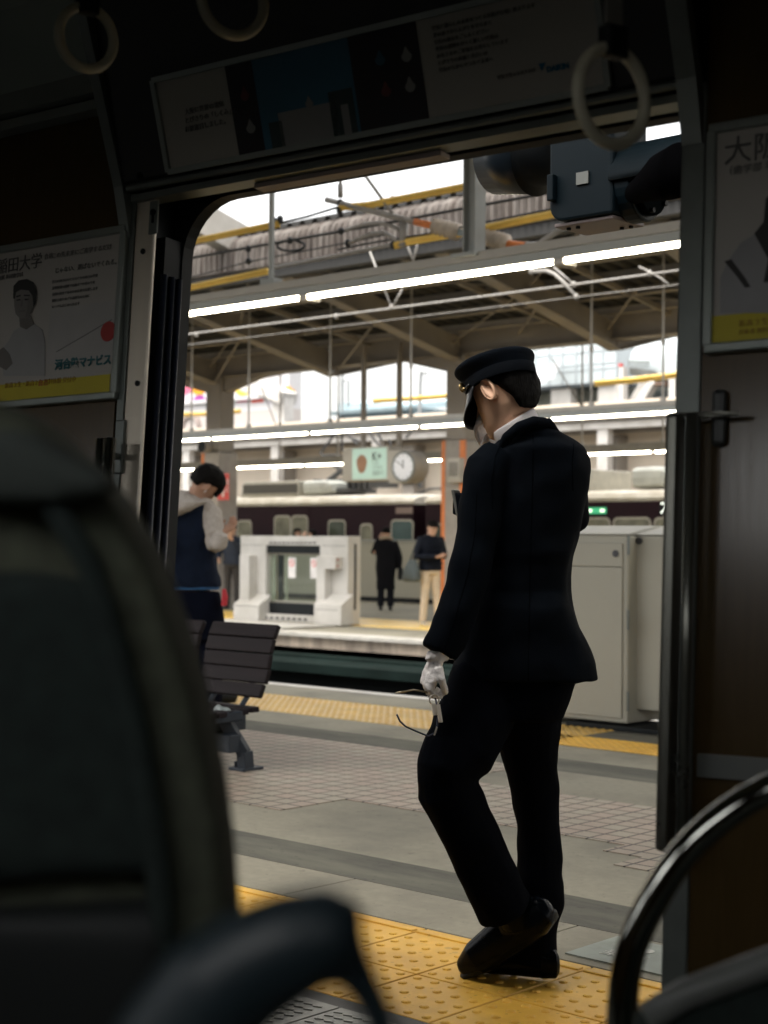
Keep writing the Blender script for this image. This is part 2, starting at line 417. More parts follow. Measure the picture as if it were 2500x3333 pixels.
# floor guidance sticker
a = PZ(*S(1890, 3090)); st = MB()
sx0, sy0, sx1, sy1 = a.x, 3.60, a.x+1.15, 3.86
stk = MB().box(sx0, sx1, sy0, sy1, .001, .005).build('floor_sign', mat('faded_grey_vinyl', (.27, .30, .26), .5, dirt=(.2, .22, .18), dscale=8))
tag(stk, 'faded grey and green boarding sign stuck on the concrete beside the yellow strip', 'floor sign')
g = MB().box(sx0+.30, sx1-.03, sy0+.03, sy0+.10, .005, .0065).build('green_band', mat('green_vinyl', (.20, .33, .16), .5), stk)
g = MB().box(sx0+.30, sx1-.03, sy0+.17, sy1-.03, .005, .0065).build('green_band', MATS['green_vinyl'], stk)
wv = mat('white_vinyl', (.55, .55, .5), .5)
b = MB(); b.cyl((sx0+.16, sy0+.17, .005), (sx0+.16, sy0+.17, .0065), .022)
for k in range(3): b.box(sx0+.36+k*.13, sx0+.46+k*.13, sy0+.045, sy0+.085, .0065, .0072)
for k in range(3): b.box(sx0+.34+k*.13, sx0+.44+k*.13, sy0+.185, sy0+.21, .0065, .0072)
b.build('white_mark', wv, stk)
text('乗車', .07, wv, (sx0+.07, sy0+.06, .0068), (1, 0, 0), (0, 1, 0), parent=stk)

# ------------------------------------------------------------------ far platform and track
ZF = -.2
zwb = PY(*S(1000, 2107), 15.93).z
ya_, yb_ = PZ(*S(1333, 2048), ZF).y, PZ(*S(1333, 2022), ZF).y
struct(MB().box(-90, 20, 16.0, 26.4, zwb, ZF).build('far_platform', conc))
struct(MB().box(-90, 20, 15.88, 16.0, zwb, ZF-.041).build('far_platform_edge', stain))
struct(MB().box(-90, 20, 15.80, 16.2, ZF-.04, ZF+.008).build('far_platform_edge', mat('pale_coping', (.44, .42, .38), .7, dirt=(.36, .34, .3))))
struct(MB().box(-90, 20, ya_, yb_, ZF-.1, ZF+.012).build('tactile_pavement', yelt))
struct(MB().box(-90, 20, 16.5, 25.6, -1.3, -.70).build('far_platform', black))
wz1, wz0 = PY(*S(1000, 2134), 15.3).z, PY(*S(1000, 2160), 14.6).z
struct(MB().box(-90, 20, 14.6, 15.3, wz0-.12, wz0).box(-90, 20, 15.3, 15.6, wz0-.1, wz1).build('walkway', mat('green_grey_walkway', (.010, .018, .016), .95, spec=.05, dirt=(.006, .010, .009))))
b = MB()
for yy in (10.0, 11.07): b.box(-90, 20, yy-.03, yy+.03, -1.16, -1.0)
tag(b.build('rail_track', mat('rusty_rail', (.07, .045, .03), .5, metal=.4)), 'dark railway rails in the pit between the two platforms', 'rails')
struct(bpy.data.objects['rail_track'])
tag(MB().box(-10.9, -9.3, 15.72, 15.80, ZF-.17, ZF-.02).build('edge_light_strip', conc_d), 'short dark rubber gap filler on the far platform edge', 'gap filler')

# ------------------------------------------------------------------ near platform cabinets (screen door housings), right
def cabinet(x0, x1, y0, y1, z0, z1, label, keypx=None, panel=True):
    r = empty('platform_door_housing', ((x0+x1)/2, (y0+y1)/2, z0), label, 'platform door housing', 'grey platform door housings')
    bd = MB().box(x0, x1, y0, y1, z0+.03, z1).build('cabinet', greyp, bevel=.012)
    tp = MB().prism([(x0-.003, y0-.006, z1+.001), (x0-.003, y0-.006, z1+.012), (x0-.003, y0+.30, z1+.062), (x0-.003, y1, z1+.062), (x0-.003, y1, z1+.001)], (x1-x0+.006, 0, 0)).build('lid', mat('lid_pale_grey', (.36, .35, .31), .45), bevel=.006)
    parts = [bd, tp]
    if panel:
        p = MB().box(x0+.02, x1-.035, y0-.012, y0-.001, z0+.06, z1-.20).build('door', greyp, bevel=.004)
        p2 = MB().box(x0+.02, x1-.035, y0-.011, y0-.001, z1-.195, z1-.05).build('top_panel', greyp, bevel=.004)
        parts += [p, p2]
    if keypx:
        kp = PY(*keypx, y0-.013)
        l = MB(); l.cyl((kp.x, y0-.018, kp.z), (kp.x, y0-.008, kp.z), .022); l.box(kp.x-.004, kp.x+.004, y0-.022, y0-.015, kp.z-.015, kp.z+.015)
        parts.append(l.build('lock', mat('lock_dark_metal', (.08, .08, .085), .3, metal=.8), smooth=False))
    adopt(r, *parts); return r
yc = 8.10
c3 = crop(1700, 1650, .3843)
xr = PY(*c3(893, 1000), yc).x; zb = PY(*c3(893, 1890), yc).z; zt = PY(*c3(893, 240), yc).z
cabinet(xr-1.35, xr, yc, yc+.42, 0.01, zt, 'wide grey door housing with an oval lock, behind the uniformed man', c3(790, 395))
base = MB().box(xr-.42, xr+.35, yc-.06, yc+.36, 0.0005, .028).build('base_plate', dark, bevel=.004)
adopt([o for o in bpy.data.objects if o.name.startswith('platform_door_housing')][0], base)
hg = MB()
for zz in (.12, .62, 1.08): hg.cyl((xr+.006, yc-.004, zz), (xr+.006, yc-.004, zz+.12), .009, 8)
adopt([o for o in bpy.data.objects if o.name.startswith('platform_door_housing')][0], hg.build('hinge', steel_d))
y2 = yc+.10; x2 = PY(*c3(925, 1000), y2).x
cabinet(x2+.01, x2+1.9, y2, y2+.40, .09, PY(*c3(950, 245), y2).z, 'narrow grey platform door housing with a small round lock, beside the train doorway', c3(989, 287), panel=False)

# ------------------------------------------------------------------ far platform door barrier
c7 = crop(740, 1700, .2773)
gatew = mat('gate_white_paint', (.52, .50, .465), .5, var=.05, scale=3, dirt=(.42, .40, .36), dscale=1.4)
bar = empty('platform_gate', PY(*c7(700, 1150), 17.6), 'white half height gate with glass pane and black panels on the far platform edge', 'platform gate')
YM, YFt = 17.72, 17.45
def XZ(cx, cy_, Y, c=c7):
    p = PY(*c(cx, cy_), Y); return p.x, p.z
xl, _ = XZ(150, 600, YM); xrr, _ = XZ(1412, 600, YM); _, ztop = XZ(780, 160, YM)
wx0, wz1 = XZ(452, 268, YM); wx1, _ = XZ(1085, 268, YM); _, wz0 = XZ(720, 1100, YM)
zb = ZF+.02
body = MB(); YB = YM+.30
body.box(xl, wx0, YM, YB, zb, ztop); body.box(wx1, xrr, YM, YB, zb, ztop); body.box(wx0-.001, wx1+.001, YM+.002, YB-.002, wz1, ztop-.002)
body.box(wx0-.001, wx1+.001, YM-.10, YB-.002, zb, wz0+.03)
pt = [body.build('frame', gatew, bevel=.01)]
fb = MB()
for (a0, a1) in ((70, 365), (1015, 1335)):
    f0 = PY(*c7(a0, 1050), YFt); f1 = PY(*c7(a1, 1050), YFt)
    z1 = PY(*c7((a0+a1)/2, 965), YFt).z
    fb.add([(f0.x, YFt, zb), (f1.x, YFt, zb), (f1.x, YM, zb), (f0.x, YM, zb), (f0.x, YFt, z1), (f1.x, YFt, z1), (f1.x, YM-.001, z1+.16), (f0.x, YM-.001, z1+.16)],
           [(3, 2, 1, 0), (4, 5, 6, 7), (0, 1, 5, 4), (1, 2, 6, 5), (2, 3, 7, 6), (3, 0, 4, 7)])
pt.append(fb.build('foot', gatew, bevel=.008))
q0 = PY(*c7(150, 900), YFt+.12); q1 = PY(*c7(262, 900), YFt+.12); zz = PY(*c7(200, 385), YFt+.12).z
pt.append(MB().box(q0.x, q1.x, YFt+.10, YM+.001, ZF+.2, zz).build('column_box', gatew, bevel=.01))
q0 = PY(*c7(1050, 900), YFt+.12); q1 = PY(*c7(1150, 900), YFt+.12); zz = PY(*c7(1100, 400), YFt+.12).z
q2 = PY(*c7(1278, 400), YFt+.12); z3 = PY(*c7(1200, 550), YFt+.12).z
pt.append(MB().box(q0.x, q1.x, YFt+.10, YM+.001, ZF+.2, zz).build('column_box', gatew, bevel=.01))
pt.append(MB().box(q1.x-.005, q2.x, YFt+.103, YM+.001, z3, zz-.004).build('switch_box', gatew, bevel=.008))
gd = dark
gl = glassmat('gate_glass', (.94, 1, .97), .10)
pt.append(MB().box(wx0, wx1, YM+.03, YM+.06, PY(*c7(700, 362), YM).z, wz1).build('black_panel', gd))
pt.append(MB().box(wx0-.03, wx1, YM-.03, YM+.04, wz0+.03, PY(*c7(700, 945), YM).z).build('black_panel', gd, bevel=.01))
zg0, zg1 = PY(*c7(700, 945), YM).z, PY(*c7(700, 362), YM).z
pt.append(MB().box(wx0, wx1, YM+.09, YM+.10, zg0, zg1).build('glass_pane', gl))
gf = MB()
for cx_, ww in ((478, .03), (540, .05), (690, .03)):
    xx = XZ(cx_, 600, YM+.12)[0]; gf.box(xx, xx+ww, YM+.11, YM+.14, zg0, zg1)
gf.box(wx0, wx1, YM+.08, YM+.12, zg1-.03, zg1); gf.box(wx0, wx1, YM+.08, YM+.12, zg0, zg0+.03)
pt.append(gf.build('glazing_bar', greyp))
xx = XZ(600, 600, YM+.12)[0]; pt.append(MB().box(xx, xx+.10, YM+.11, YM+.145, zg0, zg1-.03).build('glazing_bar', dark))
stm = mat('sticker_white', (.75, .72, .7), .5); stp = mat('sticker_red', (.7, .2, .18), .5)
for (sx, sy_) in ((760, 530), (1022, 535)):
    p = PY(*c7(sx, sy_), YM+.085); s = MB(); s.box(p.x-.085, p.x+.085, YM+.078, YM+.088, p.z-.17, p.z+.16)
    so_ = s.build('sticker', stm); pt.append(so_)
    s = MB(); s.torus((p.x, YM+.076, p.z+.07), (1, 0, 0), (0, 0, 1), .05, .008, 20, 6); s.bar((p.x-.035, YM+.076, p.z+.105), (p.x+.035, YM+.076, p.z+.035), .004, .012, (0, 1, 0))
    pt.append(s.build('sticker_mark', stp))
vt = MB()
for k in range(11):
    p = PY(*c7(510+k*51, 241), YM-.002); vt.box(p.x-.035, p.x+.035, YM-.004, YM+.01, p.z-.012, p.z+.012)
for k in range(8):
    p = PY(*c7(455+k*66, 1117+k*3.5), YM-.10); vt.box(p.x-.035, p.x+.035, YM-.104, YM-.09, p.z-.018, p.z+.018)
pt.append(vt.build('vent_slot', dark))
sm = MB()
for (a0, a1, yy, Yv) in ((175, 425, 265, YM-.001), (1112, 1392, 275, YM-.001), (85, 350, 972, YFt-.001), (1030, 1300, 1020, YFt-.001)):
    p = PY(*c7(a0, yy), Yv); q = PY(*c7(a1, yy), Yv); sm.box(p.x, q.x, Yv-.002, Yv+.003, p.z-.005, p.z+.005)
pt.append(sm.build('panel_seam', mat('seam_grey', (.22, .21, .20), .7)))
p = PY(*c7(1172, 705), YM); s = MB(); s.box(p.x-.05, p.x+.05, YM-.012, YM, p.z-.09, p.z+.09); pt.append(s.build('handle_plate', steel_d, bevel=.01))
s = MB(); s.box(p.x-.03, p.x+.01, YM-.018, YM-.008, p.z-.05, p.z+.05); pt.append(s.build('handle_recess', dark, bevel=.004))
s = MB()
for (bx, bz) in ((1300, 438), (1298, 515)):
    p = PY(*c7(bx, bz), YM-.16); s.ball((q2.x+.002, YM-.12, p.z), (.018, .018, .018), 8, 6)
pt.append(s.build('button', mat('red_button', (.3, .05, .04), .4)))
pt.append(MB().box(xrr-.002, xrr+.008, YM+.15, YM+.19, ZF+.25, ztop-.12).build('side_slot', dark))
pt.append(MB().box(xl-.35, xrr+.05, 15.9, 17.4, ZF+.011, ZF+.03).build('base_slab', mat('pale_coping', (.4, .4, .4))))
pt.append(MB().box(xl-.35, xrr-.1, 15.76, 15.87, ZF-.10, ZF+.03).build('base_apron', lgrey))
adopt(bar, *pt)

# far side grey screens of the island platform
for i, (x0, x1, lab) in enumerate(((-40, -24.0, 'long grey half height platform screen seen through and left of the white gate'), (-23.9, -22.0, 'grey half height platform screen behind the woman in the long black coat'), (-21.97, -17.0, 'long grey half height platform screen behind the man with the tote bag'), (-16.9, -8, 'grey half height platform screen hidden mostly by the uniformed man'))):
    r = empty('platform_screen', ((x0+x1)/2, 25.3, ZF), lab, 'platform screen', 'grey platform screens')
    adopt(r, MB().box(x0, x1, 25.2, 25.5, ZF+.1, 1.13).build('panel', greyp, bevel=.01), MB().box(x0, x1, 25.25, 25.45, ZF, ZF+.1).build('plinth', dark),
          MB().box(x0, x1, 25.17, 25.52, 1.13, 1.16).build('lid', lgrey))
# ------------------------------------------------------------------ far canopy
c2 = crop(560, 900, .36166); c4 = crop(550, 500, .42194); c5 = crop(1200, 400, .60277); c1 = crop(550, 1050, .57264)
c6 = crop(1000, 1350, .30139); c5b = crop(560, 1230, .30139); c8 = crop(1700, 1080, .31344); c3b = crop(1100, 850, .36166); c4b = crop(1650, 700, .34358)
YG = 20.5
colx = [PY(716/K, 1400/K, YG).x, PY(1505/K, 1500/K, YG).x]; dx = colx[1]-colx[0]
xs_col = [colx[0]-dx, colx[0], colx[1], colx[1]+dx]
can = empty('canopy_roof', (-15, YG, 4.4), 'taupe steel platform canopy with corrugated edge and sloping rafters over the far platform', 'canopy')
cp = []
def deck_z(y): return 5.56-(y-15.1)*.148 if y < YG else 4.76+(y-YG)*.16
b = MB(); N = 240
XL, XR = -52, 8
for i in range(N):       # corrugated roof deck, ribs across the slope
    x0 = XL+(XR-XL)*i/N; w_ = (XR-XL)/N
    for (ya, yb) in ((15.2, YG), (YG, 25.2)):
        b.prism([(x0, ya, deck_z(ya)), (x0+w_*.5, ya, deck_z(ya)), (x0+w_*.62, ya, deck_z(ya)+.06), (x0+w_*.88, ya, deck_z(ya)+.06), (x0+w_, ya, deck_z(ya)), (x0+w_, ya, deck_z(ya)+.07), (x0, ya, deck_z(ya)+.07)], (0, yb-ya, deck_z(yb)-deck_z(ya)))
cp.append(b.build('roof_deck', deckm))
fz0, fz1 = PY(*S(1200, 812), 15.1).z, PY(*S(1250, 680), 15.1).z
b = MB(); n = int((XR-XL)/.115)
for i in range(n):       # barrel edge of the corrugated sheet
    x0 = XL+i*.115; prof = []
    for k in range(9):
        t = k/8*math.pi/2; prof.append((15.1+.35*(1-math.cos(math.pi/2-t)) if 0 else 15.1-.0+.32*(1-math.sin(t+0)) , 0))
    sec = []
    for (xo, ro) in ((0, 0), (.02, .05), (.06, .065), (.09, .0), (.115, -.01)):
        ln = [(x0+xo, 15.1-ro, fz0), (x0+xo, 15.1-ro, fz1-.16), (x0+xo, 15.13-ro*.9, fz1-.08), (x0+xo, 15.20-ro*.5, fz1-.02+ro*.3), (x0+xo, 15.32, fz1+ro), (x0+xo, 15.7, fz1-.03+ro)]
        sec.append(ln)
    vs = [p for l in sec for p in l]; m_ = 6
    b.add(vs, [(a*m_+k, (a+1)*m_+k, (a+1)*m_+k+1, a*m_+k+1) for a in range(4) for k in range(5)])
cp.append(b.build('corrugated_edge', corr, smooth=False))
cp.append(MB().box(XL, XR, 15.12, 15.30, fz0-.16, fz0-.01).build('gutter', deckm))
# valley girder with haunches
gz = lambda x: PY(*S(1300, 1160), YG).z-.07
b = MB(); b.box(XL, XR, YG-.10, YG+.10, gz(0)+.0, gz(0)+.42)
b.box(XL, XR, YG-.17, YG+.17, gz(0)-.02, gz(0)+.0)
for cx in xs_col:
    for sgn in (-1, 1):
        b.prism([(cx, YG-.099, gz(0)+.05), (cx+sgn*.15, YG-.099, gz(0)-.32), (cx+sgn*1.7, YG-.099, gz(0)+.05)], (0, .198, 0))
cp.append(b.build('girder', canopy))
b = MB()      # rafters
for i, cx in enumerate(sorted(xs_col+[x+dx/2 for x in xs_col])):
    a = Vector((cx, YG, 4.17)); e = Vector((cx, 14.35, 5.62))
    e = e if cx in xs_col[1:3] else a.lerp(e, .86)
    b.bar(a+Vector((0, 0, .2)), e+Vector((0, 0, .12)), .05, .40); b.bar(a, e+Vector((0, 0, -.08)), .24, .03); 
    e2 = Vector((cx, 25.2, 5.36)); b.bar(a+Vector((0, 0, .2)), e2+Vector((0, 0, .1)), .05, .36); b.bar(a, e2+Vector((0, 0, -.1)), .24, .03)
cp.append(b.build('rafter', canopy))
b = MB()
for cx in xs_col[1:3]:
    e = Vector((cx, 14.35, 5.62)); m_ = Vector((cx, 15.4, 5.36)); b.bar(m_+Vector((0, 0, .14)), e+Vector((0, 0, .16)), .26, .46)
cp.append(b.build('rafter_end', offw))
b = MB()      # purlins
for k in range(7):
    yy = 15.55+k*.78; b.box(XL, XR, yy-.03, yy+.03, deck_z(yy)-.10, deck_z(yy)-.002); b.box(XL, XR, yy-.055, yy+.055, deck_z(yy)-.115, deck_z(yy)-.10)
cp.append(b.build('purlin', mat('purlin_grey_paint', (.42, .38, .33), .6, var=.08)))
b = MB()
for i in range(len(xs_col)-1):
    for k in (1, 2):
        x = xs_col[i]+dx*k/3; b.bar((x, 15.4, deck_z(15.4)-.12), (x, YG, deck_z(YG)-.12), .06, .08)
    b.tube([(xs_col[i], 15.6, 5.2), (xs_col[i]+dx/2, 18.2, 4.85), (xs_col[i+1], 20.2, 4.5)], .012, 6)
    b.tube([(xs_col[i+1], 15.6, 5.2), (xs_col[i]+dx/2, 18.2, 4.85), (xs_col[i], 20.2, 4.5)], .012, 6)
cp.append(b.build('bracing', canopy))
adopt(can, *cp)
collab = ['', 'taupe and grey canopy column with an orange stripe, a red notice and a round loudspeaker', 'grey canopy column with an orange stripe behind the uniformed man', '']
for i in (1, 2):
    cx = xs_col[i]; r = empty('canopy_column', (cx, YG, ZF), collab[i], 'column', 'canopy columns')
    zsplit = PY(*c5b(560, 795), YG-.25).z; ps = []
    ps.append(MB().box(cx-.22, cx+.22, YG-.19, YG+.19, zsplit, gz(0)-.02).build('upper_shaft', canopy, bevel=.03))
    ps.append(MB().box(cx-.25, cx+.25, YG-.25, YG+.25, ZF, zsplit-.002).build('lower_shaft', mat('column_grey_paint', (.34, .31, .28), .55), bevel=.02))
    ps.append(MB().box(cx-.252, cx-.17, YG-.254, YG-.2, ZF+.02, zsplit-.004).build('orange_stripe', orange))
    ps.append(MB().box(cx+.15, cx+.252, YG-.254, YG-.2, ZF+.02, zsplit-.004).build('orange_stripe', orange) if i == 2 else MB().box(cx-.258, cx-.25, YG-.254, YG-.1, ZF+.02, zsplit-.004).build('orange_stripe', orange))
    adopt(r, *ps)
redm = mat('red_notice', (.62, .07, .06), .5)
p0 = PY(*c5b(497, 1035), YG-.27); p1 = PY(*c5b(612, 1318), YG-.27)
rd = MB().box(p0.x, p1.x, YG-.275, YG-.256, p1.z, p0.z).build('red_notice', redm); tag(rd, 'red notice with white writing on the grey canopy column', 'notice')
wp = mat('white_print', (.75, .7, .68), .5)
text('非常\n停止', .13, wp, (p0.x+.08, YG-.277, p0.z-.22), (1, 0, 0), (0, 0, 1), parent=rd)
b = MB(); mx = (p0.x+p1.x)/2
b.bar((mx, YG-.277, p1.z+.06), (mx, YG-.277, p1.z+.2), .06, .004, (0, 1, 0)); b.cyl((mx, YG-.279, p1.z+.24), (mx, YG-.276, p1.z+.24), .035); b.build('lettering', wp, rd)
p = PY(*c5b(380, 745), YG-.35)
sp = empty('loudspeaker', p, 'round dark loudspeaker fixed to the left canopy column', 'loudspeaker')
adopt(sp, MB().tube([(p.x, p.y+.05, p.z), (p.x-.0, p.y-.14, p.z)], [.11, .13], 20).build('housing', canopy), MB().cyl((p.x, p.y-.145, p.z), (p.x, p.y-.14, p.z), .115, 20).build('grille', dark),
      MB().bar((p.x, p.y+.05, p.z), (p.x+.3, p.y+.12, p.z), .04, .04).build('bracket', canopy))
p = PY(*c6(1620, 610), YG-.30)
tag(MB().box(p.x-.14, p.x+.14, YG-.40, YG-.26, p.z-.20, p.z+.22).build('speaker_box', offw, bevel=.02), 'beige louvred box on the column behind the uniformed man', 'speaker box')
b = MB()
for k in range(8): b.box(p.x-.10, p.x+.10, YG-.405, YG-.398, p.z-.08+k*.03, p.z-.068+k*.03)
b.build('louvre', dark, bpy.data.objects['speaker_box'])

# ------------------------------------------------------------------ fluorescent light lines
def lightline(Y, z0, x0, x1, joints, hb, hg_, d, label, rods=(), rodr=.014, ztop=5.2, group='platform light lines', tubeh=.035, tubed=.05):
    r = empty('light_line', ((x0+x1)/2, Y, z0), label, 'fluorescent light', group)
    ps = [MB().box(x0, x1, Y-d/2, Y+d/2, z0+.0, z0+hb).build('housing', lgrey)]
    ps.append(MB().box(x0, x1, Y-d/2-.012, Y+d/2+.012, z0+hb+.004, z0+hb+hg_).build('channel', canopy if hg_ < 0 else mat('channel_grey_beige', (.36, .34, .30), .55, var=.06)))
    xs = sorted([x0]+[j for j in joints if x0 < j < x1]+[x1])
    for a, b_ in zip(xs, xs[1:]):
        t = MB(); t.tube([(a+.05, Y-d/2+.02, z0-tubeh*.3), (b_-.05, Y-d/2+.02, z0-tubeh*.3)], tubeh*.42, 10)
        ps.append(t.build('tube', tubeE))
    j = MB()
    for a in xs[1:-1]: j.box(a-.045, a+.045, Y-d/2+.0, Y+d/2, z0-.045, z0)
    if j.v: ps.append(j.build('socket', offw, bevel=.008))
    if rods:
        b = MB()
        for x in rods:
            b.cyl((x, Y, z0+hb+hg_), (x, Y, ztop), rodr, 8); b.box(x-.03, x+.03, Y-.03, Y+.03, z0+hb+hg_, z0+hb+hg_+.06); b.tube([(x, Y, z0+hb+hg_+.75), (x, Y, z0+hb+hg_+.82)], rodr*1.8, 8)
        ps.append(b.build('hanger', offw))
    adopt(r, *ps); return r
Y1 = 8.6
zl = PY(*c5(0, 912), Y1).z+.03
zb_ = PY(*c5(0, 845), Y1).z; zt_ = PY(*c5(0, 800), Y1).z
js = [PY(*c5(1060, 750), Y1).x, PY(*c2(1240, 200), Y1).x]; jd = js[0]-js[1]
lightline(Y1, zl, -18, 4, [js[1]-jd*k for k in range(0, 6)]+[js[0]+jd*k for k in range(0, 4)], zb_-zl, zt_-zb_, .16, 'nearest long fluorescent light line, slung across the top of the doorway', tubeh=.05)
Y2 = 17.6
q = PY(*c1(820, 632), Y2); zl2 = q.z+.02; zb2 = PY(*c1(820, 600), Y2).z; zt2 = PY(*c1(820, 575), Y2).z
rods2 = [PY(x/K, y/K, Y2).x for x, y in ((623, 1395), (809, 1386), (1074, 1370), (1337, 1350), (1924.5, 1310))]+[PY(*c4b(1480, 1500), Y2).x]
jo = [PY(*c1(262, 655), Y2).x, PY(*c1(820, 615), Y2).x, PY(*c1(1445, 580), Y2).x, PY(*c8(315, 885), Y2).x]; jo += [jo[0]-2.4, jo[0]-4.8, jo[-1]+2.4, jo[-1]+4.8]
lightline(Y2, zl2, -34, 0, jo, zb2-zl2, zt2-zb2, .18, 'second fluorescent light line hung on thin rods over the middle of the far platform', rods2, .016, 5.3, tubeh=.045)
Y3 = 24.3
q = PY(*c1(600, 815), Y3); zl3 = q.z
rods3 = [PY(*c1(x, 780), Y3).x for x in (30, 630, 960, 1300)]+[PY(*c8(620, 1100), Y3).x, PY(*c8(1460, 1100), Y3).x]
jo = [PY(*c1(395, 820), Y3).x, PY(*c1(785, 800), Y3).x]; jo += [jo[0]-(jo[1]-jo[0])*k for k in (1, 2, 3)]+[jo[1]+(jo[1]-jo[0])*k for k in range(1, 6)]
lightline(Y3, zl3, -42, -6, jo, .02, .14, .16, 'third fluorescent light line, above the maroon train', rods3, .018, 5.4, tubeh=.05)

# ------------------------------------------------------------------ H post and hangers holding the near line
def top(p, z): return Vector((p.x, p.y, z))
p = PY(*S(1537, 828), Y1-.02)
b = MB(); zt = 4.9
b.box(p.x-.058, p.x-.046, Y1-.06, Y1+.06, p.z, zt); b.box(p.x+.046, p.x+.058, Y1-.06, Y1+.06, p.z, zt); b.box(p.x-.046, p.x+.046, Y1-.01, Y1+.01, p.z, zt); b.box(p.x-.11, p.x+.11, Y1-.13, Y1+.13, p.z-.03, p.z)
tag(b.build('hanger_post', lgrey, bevel=.003), 'thick grey H section post carrying the nearest light line and both insulators', 'post')
p = PY(*S(877, 920), Y1-.02); b = MB(); b.box(p.x-.018, p.x+.018, Y1-.018, Y1+.018, p.z, zt); b.box(p.x-.08, p.x+.08, Y1-.05, Y1+.05, p.z-.08, p.z+.03)
tag(b.build('hanger_post', lgrey, bevel=.004), 'slim pale square hanger above the left end of the nearest light line', 'post')
p = PY(*S(1893, 790), Y1-.02); b = MB(); b.cyl((p.x, Y1, p.z-.05), (p.x, Y1, zt), .024, 12)
tag(b.build('hanger_post', white), 'round white hanger above the nearest light line, under the dark camera housing', 'post')
# near canopy over our own platform (out of view, its reach set to shade it)
nc = empty('canopy_roof', (-10, 7, 4.9), 'unseen corrugated roof over the near platform, sized to shade it, above the nearest light line', 'canopy')
b = MB().box(-45, 20, 1.9, 8.5, 5.0, 5.12); adopt(nc, b.build('roof_deck', deckm), MB().box(-45, 20, 6.9, 7.1, 4.75, 5.0).box(-45, 20, Y1-.08, Y1+.08, 4.88, 5.0).build('girder', canopy))

# ------------------------------------------------------------------ overhead wires
YC = 8.85
def W(pts, r, m, name, label, cat, Y=YC, group=None, n=8):
    o = MB().tube([PY(*q, Y) for q in pts], r, n).build(name, m, smooth=True); return tag(o, label, cat, group)
def ext(a, b_, k): return (b_[0]+(b_[0]-a[0])*k, b_[1]+(b_[1]-a[1])*k)
gY = 'yellow insulated wire covers'
def cover(pts, label, Y=YC, r=.021):
    o = MB(); P3 = [PY(*q, Y) for q in pts]; o.tube(P3, r, 12); o.tube([q-Vector((0, 0, r*1.25)) for q in P3], r*.55, 8)
    return tag(o.build('wire_cover', yelt, smooth=True), label, 'wire cover', gY)
cover([(330, 541), (395, 524), (603, 481)], 'yellow wire cover crossing the sky at the top left of the doorway')
cover([S(1108, 672), S(1200, 668-4), S(1507, 611-6), S(1785, 557), S(2116, 490), S(2300, 446)], 'long yellow wire cover crossing the sky beside the H post')
cover([S(1286, 796), S(1327, 784), S(1507, 754), S(1790, 695), S(2116, 641), S(2300, 606)], 'yellow wire cover just below the insulators')
cover([(330, 636), S(588, 939), S(871, 880)], 'lower yellow wire cover at the left, above the nearest light line')
cover([S(1937, 1245), S(2060, 1235), S(2300, 1205)], 'far yellow wire cover in front of the white warehouse', 26.5, .045)
cover([S(1215, 1303), S(1350, 1295), S(1560, 1278)], 'thin far yellow wire cover against the white sky', 27, .04)
cover([S(560, 1348), S(700, 1345), S(782, 1336)], 'short far yellow wire cover left of the canopy column', 27, .04)
b = MB()
b.tube([PY(*q, YC) for q in (S(905, 727), S(1000, 705), S(1108, 672))], .010, 6)
b.tube([PY(*q, YC) for q in (S(540, 858), S(588, 846), S(799, 808), S(942, 783), S(1250, 728), S(1513, 678), S(1785, 628), S(2300, 520))], .011, 6)
b.tube([PY(*q, YC) for q in (S(1100, 812), S(1200, 792), S(1420, 757), S(1560, 727), S(1900, 660))], .008, 6)
b.tube([PY(*q, YC) for q in (S(540, 925), S(808, 852), S(1130, 790), S(1250, 765))], .006, 6)
def clampb(x, y, r=.028): b.ball(PY(*S(x, y), YC), (r, r, r*1.1), 8, 6)
for q in ((895, 720), (912, 712), (1108, 660), (1105, 685), (808, 810), (944, 783), (1110, 752), (1280, 797), (809, 850), (1132, 791), (540, 1)): clampb(*q)
for (x0, y0, x1, y1) in ((808, 810, 808, 850), (1536, 735, 1532, 765)): b.tube([PY(*S(x0, y0), YC), PY(*S(x1, y1), YC)], .006, 6)
lp = [PY(*S(947+45*math.cos(t), 800+17*math.sin(t)), YC) for t in [k*math.pi/8 for k in range(-3, 12)]]
b.tube(lp, .012, 6)
tag(b.build('overhead_wire', wire, smooth=True), 'black overhead wires with clamps and a loose loop, in front of the corrugated roof edge', 'overhead wire')
b = MB()
b.tube([PY(*S(1063, 650), YC), PY(*S(1290, 707), YC), PY(*S(1352, 722), YC)], .024, 10)
b.tube([PY(*S(1108, 520), YC), PY(*S(1108, 643), YC)], .013, 8); b.tube([PY(*S(1108, 600), YC), PY(*S(1108, 643), YC)], .022, 8)
b.tube([PY(*S(1160, 530), YC), PY(*S(1183, 563), YC), PY(*S(1278, 695), YC)], .014, 8)
b.tube([PY(*S(*q), YC) for q in ((1128, 749), (1183, 732), (1234, 726), (1266, 731), (1300, 747))], .017, 8)
b.tube([PY(*S(*q), YC) for q in ((1137, 791), (1208, 762), (1250, 757), (1284, 777), (1302, 798))], .017, 8)
b.tube([PY(*S(*q), YC) for q in ((887, 873), (1250, 802), (1283, 797))], .016, 8)
p0 = PY(*S(1306, 722), YC); p1 = PY(*S(1323, 802), YC); b.box(p0.x, p1.x, YC-.02, YC+.02, p1.z, p0.z)
arm1 = b.build('registration_arm', pipe, smooth=True); tag(arm1, 'pale tubular arms and drop rods holding the overhead wires left of the H post', 'wire support')
b = MB(); b.tube([PY(*S(1700, 798), YC), PY(*S(1752, 796), YC), PY(*S(1840, 735), YC), PY(*S(1900, 690), YC)], .022, 8)
arm2 = b.build('registration_arm', pipe, smooth=True); tag(arm2, 'bent pale tube rising from the second insulator towards the dark camera housing', 'wire support')
